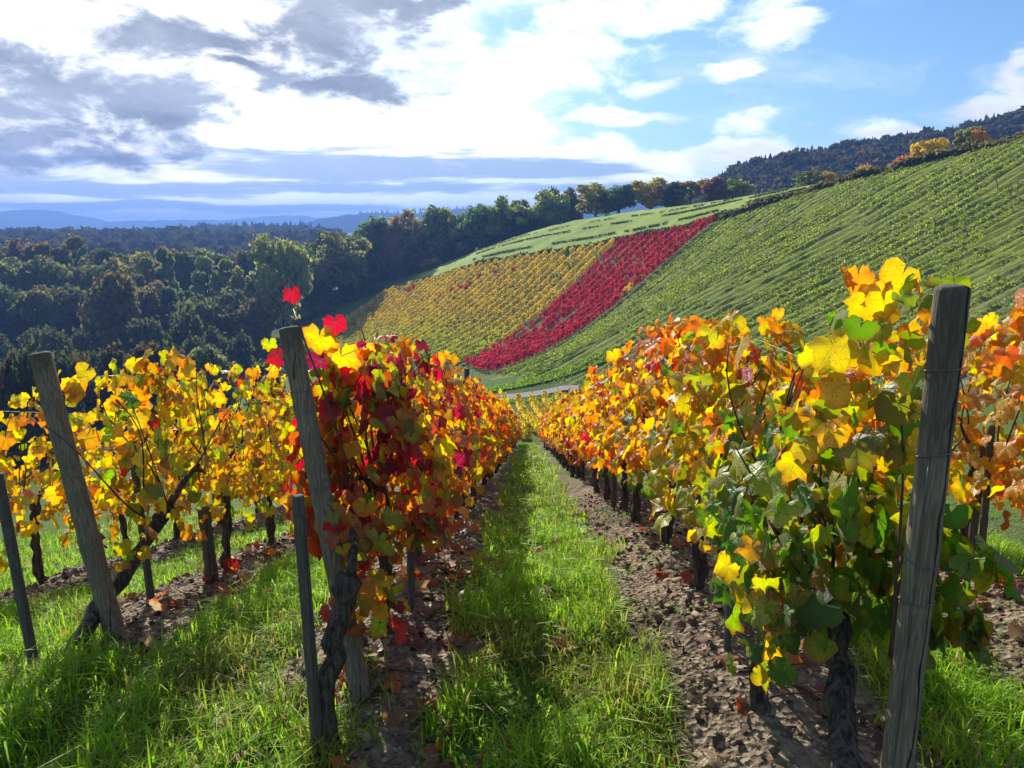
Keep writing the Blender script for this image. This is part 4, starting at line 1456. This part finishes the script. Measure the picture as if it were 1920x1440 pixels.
ORD = ['', 'first', 'second', 'third', 'fourth', 'fifth', 'sixth', 'seventh', 'eighth', 'ninth', 'tenth', 'eleventh', 'twelfth']
ROWNAME = {'A': 'the row left of the grass path', 'R': 'the row right of the grass path', 'B': 'the second row left of the grass path', 'C': 'the third row left of the grass path', 'D': 'the second row right of the grass path'}
LOOK = {('A', 0): 'yellow green and red', ('A', 1): 'deep crimson', ('A', 2): 'crimson and gold', ('R', 0): 'tall mostly green', ('R', 1): 'yellow green', ('R', 2): 'golden, orange topped', ('R', 3): 'golden orange', ('B', 0): 'golden olive'}
DEFLOOK = {'A': 'orange brown', 'R': 'orange gold', 'B': 'golden yellow', 'C': 'gold and brown', 'D': 'bright orange gold'}
ANG = -math.atan(ROWK)


def near_vine(row, idx, y, nleaf, nmass, hmax=1.45, hmin=0.34, halfw=0.24, lean=(0, 0), hgt=0.68, rad=0.030, base=(0, 0), extra=None, nocane=False, fine_mass=True):
    seed = int(1000 + ord(row) * 131 + idx * 17)
    r = np.random.default_rng(seed)
    x = float(rowx(row, y)) + r.normal(0, 0.02)
    z = float(G(x, y))
    look = LOOK.get((row, idx), DEFLOOK[row])
    o = thing('grapevine', f'{look} grapevine, {ORD[idx + 1]} in {ROWNAME[row]}', 'grapevine', (x, y, z), ANG, 'grapevines in the near rows')
    link('trunk', trunk_geo(r, lean, hgt, rad, base, (1,) if idx == 0 else (-1, 1)).mesh('vine_trunk', M_BARK), o)
    top = np.array([lean[0] + base[0], lean[1] + base[1], hgt])
    if not nocane:
        for k in range(7):
            c = link('cane', CANES[int(r.integers(0, 8))], o, (top[0] + r.normal(0, 0.05), max(top[1] + (k - 3) * 0.15, {'R': 1.72, 'A': 3.0, 'B': 3.8, 'C': 4.1, 'D': 2.4}[row] - y + 0.05 * k), top[2] + 0.05))
            c.rotation_euler = (r.normal(0, 0.2), r.normal(0, 0.2), r.random() * 6.28)
            c.scale = (1, 1, (0.68 if row in 'AR' else 0.85) + 0.25 * r.random())
    pos, tip, nor, h, dep = vine_leaves(row, y, nleaf + nmass, r, 1, hmax, hmin, halfw)
    lim = {'R': 1.80, 'A': 2.93, 'B': 3.75, 'C': 4.0, 'D': 2.3}[row] - y
    pos[:, 1] = np.where(pos[:, 1] < lim, lim + 0.5 * np.abs(lim - pos[:, 1]), pos[:, 1])
    if extra is not None:
        pos, tip, nor, h = extra(pos, tip, nor, h, r)
    order = np.argsort(-dep)
    R = frames(tip, nor)
    scl = 0.036 + 0.042 * r.random(len(pos)) ** 1.3
    if row == 'R' and idx == 0:
        scl = scl * 0.88
    for i in order[:nleaf]:
        lf = bpy.data.objects.new('leaf', LEAF_M[int(r.integers(0, 10))])
        COL.objects.link(lf)
        lf.parent = o
        m = np.eye(4); m[:3, :3] = R[i] * scl[i]; m[:3, 3] = pos[i]
        lf.matrix_local = Matrix(m.tolist())
        lf.color = (*leaf_color(row, y + pos[i][1], h[i], r), 1)
    ix = order[nleaf:]
    cols = np.array([leaf_color(row, y + pos[i][1], h[i], r) for i in ix])
    V, F, C, U = scatter(LEAF_L, r.integers(0, 6, len(ix)), R[ix], pos[ix], scl[ix], cols)
    f = link('foliage', mesh_np('foliage', V, F, M_LEAFJ, C, U), o)
    f['kind'] = 'stuff'
    return o


STEP = 1.12
YN = 9.4          # leaves are separate objects up to this distance


def extra_R0(pos, tip, nor, h, r):
    """The first vine of the right row leans on its post: tall, wide crown and a low hanging spray."""
    n = len(pos)
    k = r.random(n)
    up = k < 0.16
    pos[up] = np.stack([r.normal(-0.02, 0.085, up.sum()), r.normal(-0.08, 0.09, up.sum()), 1.28 + 0.46 * r.random(up.sum()) ** 1.3], 1)
    h[up] = 0.95
    nor[up] = np.stack([r.normal(-0.3, 0.5, up.sum()), r.normal(-0.3, 0.5, up.sum()), np.full(up.sum(), 0.8)], 1)
    dn = k > 0.93
    pos[dn] = np.stack([r.normal(-0.08, 0.06, dn.sum()), r.normal(0.34, 0.10, dn.sum()), 0.36 + 0.45 * r.random(dn.sum())], 1)
    h[dn] = 0.5
    return pos, tip, nor, h


def extra_A0(pos, tip, nor, h, r):
    """The first vine of the left row also hangs leaves about the foot of its post."""
    n = len(pos)
    k = r.random(n) < 0.13
    m = int(k.sum())
    pos[k] = np.stack([r.normal(0.07, 0.10, m).clip(-0.04, 0.3), r.normal(-0.12, 0.08, m), 0.28 + 0.55 * r.random(m)], 1)
    h[k] = 0.2
    tip[k] = np.stack([0.3 * r.normal(size=m), 0.3 * r.normal(size=m), np.full(m, -1.0)], 1)
    nor[k] = np.stack([0.5 * r.normal(size=m), np.full(m, -0.9), 0.3 * r.normal(size=m)], 1)
    return pos, tip, nor, h


def row_of(row, y0, y1, yend, nleaf, nmass, **kw):
    j, y = 0, y0
    while y < yend:
        a = dict(kw)
        if row == 'R' and j == 0:
            a.update(extra=extra_R0, lean=(0.0, 0.48), base=(0.03, -0.36), hmin=0.60, rad=0.042, hgt=0.70, halfw=0.27, hmax=1.28)
        if row == 'A' and j == 0:
            a.update(extra=extra_A0, lean=(0.06, 0.10), base=(-0.02, -0.42), rad=0.036, hgt=0.58)
        if row == 'B' and j == 0:
            a.update(lean=(0.20, 0.82), base=(-0.05, -0.86), rad=0.038, hgt=0.62)
        near_vine(row, j, y, nleaf, nmass, **a)
        j += 1; y = y1 if j == 1 else y + STEP
    return y


yA = row_of('A', 2.90, 3.30, YN, 288, 150, hmax=1.24)
first_a = next(q for q in bpy.data.objects if q.name.startswith('grapevine') and 'first in the row left of the grass path' in q['label'])
for (px, py, Y, nx_, c_, sc_) in ((548, 574, 2.92, 0.5, Rc * 0.6, 0.038), (628, 628, 3.0, 0.4, Rc * 0.8, 0.048), (600, 655, 2.98, -0.2, Yc, 0.075), (640, 690, 3.0, 0.1, Yc, 0.08), (520, 690, 2.96, -0.4, Rc * 0.7, 0.05), (505, 668, 2.95, 0.2, YGc, 0.035), (600, 700, 3.0, 0.3, Cc, 0.06), (622, 770, 2.98, 0.1, Gc, 0.075)):
    lf = bpy.data.objects.new('leaf', LEAF_M[int(rng.integers(0, 10))])
    COL.objects.link(lf)
    lf.parent = first_a
    p = at(px, py, Y) - np.array(first_a.location)
    m = np.eye(4); m[:3, :3] = frames(np.array([[0.2 * nx_, 0.0, -1.0]]), np.array([[nx_, -0.9, 0.15]]))[0] * sc_ * 1.15; m[:3, 3] = p + [0, 0, 0.05]
    lf.matrix_local = Matrix(m.tolist())
    lf.color = (*c_, 1)
shoot = Geo().add(*tube(bezier((0.0, -0.1, 0.9), (-0.05, -0.15, 1.2), (-0.12, -0.18, 1.4), at(549, 580, 2.93) - np.array(first_a.location), 9), np.linspace(0.005, 0.0025, 9), 5)).mesh('cane', M_CANE)
link('cane', shoot, first_a)
yR = row_of('R', 2.0, 2.62, YN, 295, 220, hmin=0.42, hmax=1.34)
yB = row_of('B', 4.15, 5.05, YN, 230, 60, halfw=0.20)
yC = row_of('C', 4.5, 5.6, 8.0, 190, 90, halfw=0.20)
yD = row_of('D', 3.0, 4.1, 8.2, 230, 140)

# vines further down the rows: trunk and one leaf mass each, built a few times and copied
def far_kit(row, y, seed, n, tmpl):
    r = np.random.default_rng(seed)
    pos, tip, nor, h, dep = vine_leaves(row, y, n, r, 1, 1.36, 0.34, 0.215, 0.66)
    R = frames(tip, nor)
    cols = np.array([leaf_color(row, y, hh, r) for hh in h])
    V, F, C, U = scatter(tmpl, r.integers(0, len(tmpl), n), R, pos, 0.062 + 0.045 * r.random(n), cols)
    return mesh_np('foliage', V, F, M_LEAFJ, C, U), trunk_geo(r).mesh('vine_trunk', M_BARK)


for row, ystart, yend, n in (('A', yA, 44, 330), ('R', yR, 38, 340), ('B', yB, 26, 300), ('C', yC, 16, 280), ('D', yD, 24, 300)):
    kits = [far_kit(row, ystart + 3 * k, 500 + ord(row) + 7 * k, n, LEAF_L) for k in range(5)]
    y, j = ystart, 0
    rr = np.random.default_rng(ord(row))
    while y < yend:
        x = float(rowx(row, y)) + rr.normal(0, 0.03)
        o = thing('grapevine', f'small {DEFLOOK[row]} grapevine further down {ROWNAME[row]}', 'grapevine', (x, y, float(G(x, y))), ANG + (math.pi if rr.random() < 0.5 else 0), 'far vines of ' + ROWNAME[row])
        fo, trk = kits[int(rr.integers(0, 5))]
        a = link('foliage', fo, o); a['kind'] = 'stuff'
        link('trunk', trk, o)
        o.scale = (1, 1, 0.9 + 0.2 * rr.random())
        y += STEP; j += 1

# the younger yellow-green block below, before the road
kits = []
for k in range(4):
    r = np.random.default_rng(700 + k)
    n = 200
    pos, tip, nor, h, dep = vine_leaves('B', k * 3.0, n, r, 1, 1.55, 0.3, 0.22, 0.5)
    cols = np.array([PAL_C[r.choice(8, p=[.32, .42, .12, .06, 0, 0, 0, .08])] * (0.7 + 0.5 * r.random()) for _ in range(n)])
    V, F, C, U = scatter(LEAF_L, r.integers(0, 6, n), frames(tip, nor), pos, 0.085 + 0.05 * r.random(n), cols)
    kits.append((mesh_np('foliage', V, F, M_LEAFJ, C, U), trunk_geo(r).mesh('vine_trunk', M_BARK)))
rr = np.random.default_rng(71)
for i_ in range(5):
    for j in range(27):
        y = 50.5 + j * 1.35 + 0.4 * i_
        x = 1.0 + i_ * 1.5 - 0.055 * (y - 52)
        if y > 86:
            continue
        o = thing('grapevine', 'yellow green grapevine in the lower block before the road', 'grapevine', (x, y, float(H(x, y))), -0.03, 'vines of the lower block')
        fo, trk = kits[int(rr.integers(0, 4))]
        a = link('foliage', fo, o); a['kind'] = 'stuff'
        link('trunk', trk, o)
        o.scale = (1, 1, 0.9 + 0.25 * rr.random())

# ---------------------------------------------------------------- posts, stakes, wires
def post_mesh(hgt, rad, lean, mat, seed, name, sides=18, bury=0.25, bevel=0.012):
    g = Geo()
    zs = np.concatenate([np.linspace(-bury, hgt - bevel, 22), [hgt - bevel * 0.4, hgt]])
    rr = np.concatenate([np.full(22, rad) * np.linspace(1.04, 0.97, 22), [rad * 0.90, rad * 0.62]])
    r = np.random.default_rng(seed)
    rr = rr * (1 + 0.02 * r.normal(size=len(rr)))
    pts = np.stack([lean[0] * zs / hgt, lean[1] * zs / hgt, zs], 1)
    g.add(*tube(pts, rr, sides, 0.025, seed))
    return g.mesh(name, mat)


def loop_mesh(rad, tilt, wire=0.0016):
    a = np.linspace(0, 2 * math.pi, 25)
    pts = np.stack([np.cos(a) * rad, np.sin(a) * rad, tilt * np.cos(a + 1.0)], 1)
    return Geo().add(*tube(pts, wire, 5, cap=False)).mesh('wire_tie', M_WIRE)


def end_post(label, xy, hgt, rad, lean, ties, seed, vertical_wire=None):
    z = float(G(xy[0], xy[1]))
    o = thing('end_post', label, 'post', (xy[0], xy[1], z), 0, 'wooden end posts of the vine rows')
    link('post_body', post_mesh(hgt, rad, lean, M_POST, seed, 'post_body'), o)
    for h, tilt in ties:
        link('wire_tie', loop_mesh(rad * 1.03, tilt), o, (lean[0] * h / hgt, lean[1] * h / hgt, h))
    if vertical_wire:
        a0, h0, h1 = vertical_wire
        hs = np.linspace(h0, h1, 12)
        pts = np.stack([lean[0] * hs / hgt + rad * 1.05 * math.sin(a0), lean[1] * hs / hgt - rad * 1.05 * math.cos(a0), hs], 1)
        link('hanging_wire', Geo().add(*tube(pts, 0.0016, 5)).mesh('hanging_wire', M_WIRE), o)
    return o


end_post('thick pale grey end post bound with wire beside the mostly green vine', (0.935, 1.66), 1.74, 0.0355, (-0.01, -0.03), ((1.56, 0.006), (1.37, 0.010), (1.12, -0.008), (1.02, 0.004)), 1, (-0.7, 0.35, 1.37))
end_post('grey end post split by a long crack beside the red vine', (-0.60, 2.76), 1.46, 0.040, (-0.23, 0.10), ((1.22, 0.004), (0.85, 0.004), (0.62, 0.005)), 2)
end_post('dark leaning end post of the second row left of the path', (-2.03, 3.62), 1.46, 0.050, (-0.24, 0.05), ((0.9, 0.004),), 3)
end_post('end post of the third row left of the path', (-3.70, 3.95), 1.5, 0.045, (-0.2, 0.0), (), 4)


def stake(name, label, x, y, hgt, rad, lean, seed, cat='stake', group='thin stakes beside the vine trunks'):
    z = float(G(x, y))
    o = thing(name, label, cat, (x, y, z), 0, group, post_mesh(hgt, rad, lean, M_STAKE, seed, 'wooden_stake', 9, 0.2, 0.004))
    return o


stake('wooden_stake', 'tall thin stake in front of the cracked grey end post', -0.685, 2.42, 0.97, 0.021, (-0.02, 0.0), 11)
stake('wooden_stake', 'thin stake standing before the leaning dark end post', -2.23, 3.28, 0.98, 0.024, (-0.05, 0.0), 12)
stake('wooden_stake', 'thin stake beside the second vine of the second row left of the path', -2.12, 4.20, 0.95, 0.022, (-0.02, 0.0), 13)
stake('wooden_stake', 'short pale stake between two trunks in the row left of the path', -0.50, 3.55, 0.50, 0.018, (0.0, 0.02), 14)
stake('wooden_stake', 'short stake under the golden vine in the row right of the path', 0.93, 3.05, 0.45, 0.016, (0.0, 0.0), 15)
stake('wooden_stake', 'brown stake in the second row right of the path', 2.50, 3.95, 0.75, 0.022, (0.0, 0.0), 16)
stake('wooden_stake', 'dark stake beside the brown stake right of the path', 2.44, 3.75, 0.9, 0.018, (-0.04, 0.0), 17)
stake('wooden_stake', 'stump like thick stake in the second row left of the path', -1.98, 4.75, 0.5, 0.04, (-0.02, 0.0), 18)
for row, y_list in (('A', (8.2, 13.8, 19.4, 25.0, 30.6, 36.2, 44.2)), ('R', (7.6, 13.2, 18.8, 24.4, 30.0, 38.2)), ('B', (9.4, 15.0)), ('D', (2.3, 8.5, 14.0))):
    for y in y_list:
        x = float(rowx(row, y))
        stake('row_post', f'dark post standing among the leaves of {ROWNAME[row]}', x, y, 1.52, 0.03, (0.03, 0.0), 30 + int(y), 'post', 'posts inside ' + ROWNAME[row])
for row, y0, y1 in (('A', 2.8, 44.2), ('R', 1.7, 38.2), ('B', 3.65, 26), ('C', 4, 16), ('D', 2.3, 24)):
    for h in (0.72, 1.05, 1.36):
        yy = np.linspace(y0, y1, 60)
        xx = rowx(row, yy)
        pts = np.stack([xx, yy, G(xx, yy) * 0 + H(xx, yy) + 0.07 + h], 1)
        thing('trellis_wire', f'thin {"low" if h < .8 else "middle" if h < 1.2 else "top"} trellis wire of {ROWNAME[row]}', 'wire', (0, 0, 0), 0, 'trellis wires', Geo().add(*tube(pts, 0.0013, 4)).mesh('trellis_wire', M_WIRE))

# ---------------------------------------------------------------- grass, weeds, stones, litter
r = np.random.default_rng(88)


def grass_patch(n, x0, x1, y0, y1, hm, wm, seed, pw=1.0):
    r = np.random.default_rng(seed)
    x = x0 + (x1 - x0) * r.random(n); y = y0 + (y1 - y0) * r.random(n) ** pw
    clump = fbm(x * 4.5, y * 4.5, 3, 51)
    g = grass_mask(x, y) * (0.62 + 0.5 * clump)
    k = r.random(n) < g
    x, y, clump = x[k], y[k], clump[k]
    n = len(x)
    P = np.column_stack([x, y, G(x, y) - 0.01])
    h = hm * (0.45 + 0.75 * r.random(n)) * (1 + 0.5 * clump).clip(0.4, 1.7)
    w = wm * (0.7 + 0.6 * r.random(n))
    tone = r.random(n)[:, None]
    c = np.array([0.15, 0.31, 0.012]) * (1 - tone) + np.array([0.34, 0.54, 0.03]) * tone
    ylw = (fbm(x * 1.6, y * 1.6, 3, 71) + 0.5 * r.normal(size=n)) > 0.55
    c[ylw] = np.array([0.26, 0.27, 0.05]) * (0.7 + 0.5 * r.random(ylw.sum()))[:, None]
    dry = r.random(n) < 0.05
    c[dry] = np.array([0.34, 0.27, 0.12])
    return blade_tufts(P, h, w, c, r, 1.0)


parts = [grass_patch(16000, -4.2, 3.6, 1.3, 5.0, 0.17, 0.0080, 6), grass_patch(40000, -7.6, -4.2, 2.5, 12.0, 0.15, 0.010, 4), grass_patch(190000, -4.2, 3.6, 1.3, 6.0, 0.105, 0.0068, 1), grass_patch(80000, -4.2, 3.6, 5.8, 14.0, 0.11, 0.013, 2), grass_patch(45000, -0.7, 2.2, 13.5, 50, 0.15, 0.03, 3, 1.0)]
V = np.vstack([p[0] for p in parts]); offs = np.cumsum([0] + [len(p[0]) for p in parts[:-1]])
F = np.vstack([p[1] + o for p, o in zip(parts, offs)]); C = np.vstack([p[2] for p in parts])
link('grass', mesh_np('grass', V, F, M_GRASS, C), kind='stuff')

# small leaved weeds on the bare soil
n = 16000
x = -1.6 + 4.6 * r.random(n); y = 1.7 + 6.0 * r.random(n) ** 1.3
patch = fbm(x * 2.3, y * 2.3, 3, 33)
k = (patch + 0.25 * r.normal(size=n) > 0.42)
x, y = x[k], y[k]; n = len(x)
P = np.column_stack([x, y, G(x, y) + 0.005 + 0.03 * r.random(n)])
tn = r.random(n)[:, None]
cols = np.array([0.06, 0.13, 0.03]) * (1 - tn) + np.array([0.15, 0.24, 0.08]) * tn
V, F, C, U = scatter(LUMPS, r.integers(0, 6, n), frames(r.normal(size=(n, 3)), r.normal(size=(n, 3)) * 0.5 + [0, 0, 1]), P, 0.008 + 0.010 * r.random(n), cols)
link('weeds', mesh_np('weeds', V, F, M_GRASS, C), kind='stuff')


def stone_template(seed):
    r = np.random.default_rng(seed)
    p = (1 + 5 ** 0.5) / 2
    v = np.array([(-1, p, 0), (1, p, 0), (-1, -p, 0), (1, -p, 0), (0, -1, p), (0, 1, p), (0, -1, -p), (0, 1, -p), (p, 0, -1), (p, 0, 1), (-p, 0, -1), (-p, 0, 1)], float) / 1.9
    f = np.array([(0, 11, 5), (0, 5, 1), (0, 1, 7), (0, 7, 10), (0, 10, 11), (1, 5, 9), (5, 11, 4), (11, 10, 2), (10, 7, 6), (7, 1, 8), (3, 9, 4), (3, 4, 2), (3, 2, 6), (3, 6, 8), (3, 8, 9), (4, 9, 5), (2, 4, 11), (6, 2, 10), (8, 6, 7), (9, 8, 1)])
    v = v * (0.75 + 0.5 * r.random((12, 1))) * np.array([1.2, 0.9, 0.55])
    return v, f, v[:, :2]


STONES = [stone_template(k) for k in range(8)]
ms, T, out = new_mat('stone')
a = T.n('ShaderNodeAttribute', attribute_name='col')
tco = T.n('ShaderNodeTexCoord').outputs['Object']
nn_ = T.noise(tco, 90.0, 3)
principled(T, out, T.mix(1.0, a.outputs['Color'], T.mix(nn_, (0.6, 0.6, 0.6), (1.3, 1.3, 1.3)), 'MULTIPLY'), 0.85, 0.3)
M_STONE = ms
n = 42000
x = -4.0 + 7.6 * r.random(n); y = 1.5 + 7.5 * r.random(n) ** 1.35
k = r.random(n) > grass_mask(x, y) + 0.05
x, y = x[k], y[k]; n = len(x)
sz = 0.003 + 0.011 * r.random(n) ** 4 + 0.003 * r.random(n)
P = np.column_stack([x, y, G(x, y) + sz * 0.15])
tn = r.random(n)[:, None]
cols = np.array([0.135, 0.102, 0.066]) * (1 - tn) + np.array([0.42, 0.355, 0.25]) * tn
V, F, C, U = scatter(STONES, r.integers(0, 8, n), frames(r.normal(size=(n, 3)) * [1, 1, 0.2], r.normal(size=(n, 3)) * 0.35 + [0, 0, 1]), P, sz, cols)
link('gravel', mesh_np('gravel', V, F, M_STONE, C, smooth=False), kind='stuff')
# dry bark and leaf crumbs
n = 22000
x = -4.0 + 7.6 * r.random(n); y = 1.6 + 7.5 * r.random(n) ** 1.3
k = r.random(n) > grass_mask(x, y) + 0.1
x, y = x[k], y[k]; n = len(x)
P = np.column_stack([x, y, G(x, y) + 0.006 + 0.01 * r.random(n)])
tn = r.random(n)[:, None]
cols = np.array([0.06, 0.035, 0.022]) * (1 - tn) + np.array([0.26, 0.17, 0.11]) * tn
V, F, C, U = scatter(LUMPS, r.integers(0, 6, n), frames(r.normal(size=(n, 3)), r.normal(size=(n, 3)) * 0.6 + [0, 0, 1]), P, 0.008 + 0.024 * r.random(n) ** 2, cols)
link('leaf_litter', mesh_np('leaf_litter', V, F, M_STONE, C), kind='stuff')

# larger stones, one by one
sm = [mesh_np('stone', v, f, M_STONE, np.tile(np.array([[0.36, 0.285, 0.20]]) * (0.8 + 0.1 * k), (len(v), 1)), smooth=False) for k, (v, f, u) in enumerate(STONES[:5])]
for j in range(60):
    row = ('R', 'A', 'R', 'D', 'B')[j % 5]
    y = 2.2 + 3.6 * r.random() if row != 'B' else 4 + 2 * r.random()
    x = float(rowx(row, y)) + r.normal(0, 0.20)
    o = thing('stone', 'pale flat stone lying on the bare soil under the vines', 'stone', (x, y, float(G(x, y)) + 0.008), r.random() * 6.28, 'pale stones on the bare soil', sm[int(r.integers(0, 5))])
    s_ = 0.013 + 0.018 * r.random()
    o.scale = (s_ * 1.2, s_, s_ * 0.6)
    o.rotation_euler = (r.normal(0, 0.2), r.normal(0, 0.2), r.random() * 6.28)
# fallen leaves
FALL = {'red brown': (0.30, 0.06, 0.03), 'dry brown': (0.28, 0.15, 0.07), 'orange': (0.62, 0.20, 0.03), 'pale buff': (0.45, 0.33, 0.2), 'dull crimson': (0.28, 0.03, 0.035)}
keys = list(FALL)
for j in range(230):
    row = ('A', 'R', 'A', 'B', 'D', 'A')[j % 6]
    y = (2.1 if row in 'AR' else 3.0) + 4.2 * r.random() ** 1.2
    x = float(rowx(row, y)) + (0.28 if row == 'A' else 0) + r.normal(0, 0.26)
    kk = keys[int(r.integers(0, 5))]
    side = {'A': 'left of the grass path', 'R': 'right of the grass path', 'B': 'under the second row left of the path', 'D': 'under the second row right of the path'}[row]
    o = thing('fallen_leaf', f'{kk} fallen vine leaf on the soil {side}', 'leaf', (x, y, float(G(x, y)) + 0.022), 0, f'{kk} fallen leaves {side}', LEAF_M[int(r.integers(0, 10))])
    o.rotation_euler = (r.normal(0, 0.4) + (math.pi if r.random() < 0.5 else 0), r.normal(0, 0.4), r.random() * 6.28)
    s_ = 0.05 + 0.035 * r.random()
    o.scale = (s_, s_, s_)
    o.color = (*FALL[kk], 1)
# pruned canes on the ground
for j in range(60):
    row = ('A', 'R', 'B')[j % 3]
    y = (2.3 if row != 'B' else 3.4) + 2.6 * r.random()
    x = float(rowx(row, y)) + r.normal(0.08, 0.16)
    o = thing('pruned_cane', f'thin pruned cane lying on the soil of {ROWNAME[row]}', 'twig', (x, y, float(G(x, y)) + 0.02), 0, f'pruned canes lying in {ROWNAME[row]}', CANES[int(r.integers(0, 8))])
    o.rotation_euler = (math.pi / 2 + r.normal(0, 0.06), 0, r.random() * 6.28)
    o.scale = (0.8, 0.8, 0.3 + 0.4 * r.random())

# ---------------------------------------------------------------- haze
bx = np.array([(sx, sy, sz_) for sx in (-6900, 6900) for sy in (-6900, 6900) for sz_ in (-45, 112)], float)
bf = np.array([(0, 1, 3, 2), (4, 6, 7, 5), (0, 4, 5, 1), (2, 3, 7, 6), (0, 2, 6, 4), (1, 5, 7, 3)])
mz = bpy.data.materials.new('haze'); mz.use_nodes = True
mz.node_tree.nodes.clear()
T = NT(mz.node_tree)
out = T.n('ShaderNodeOutputMaterial')
pv = T.n('ShaderNodeVolumePrincipled')
pv.inputs['Color'].default_value = (0.17, 0.33, 0.76, 1)
pv.inputs['Density'].default_value = 0.00042
pv.inputs['Anisotropy'].default_value = 0.25
mz.node_tree.links.new(pv.outputs[0], out.inputs['Volume'])
link('haze', mesh_np('haze', bx, bf, mz, smooth=False), kind='stuff')
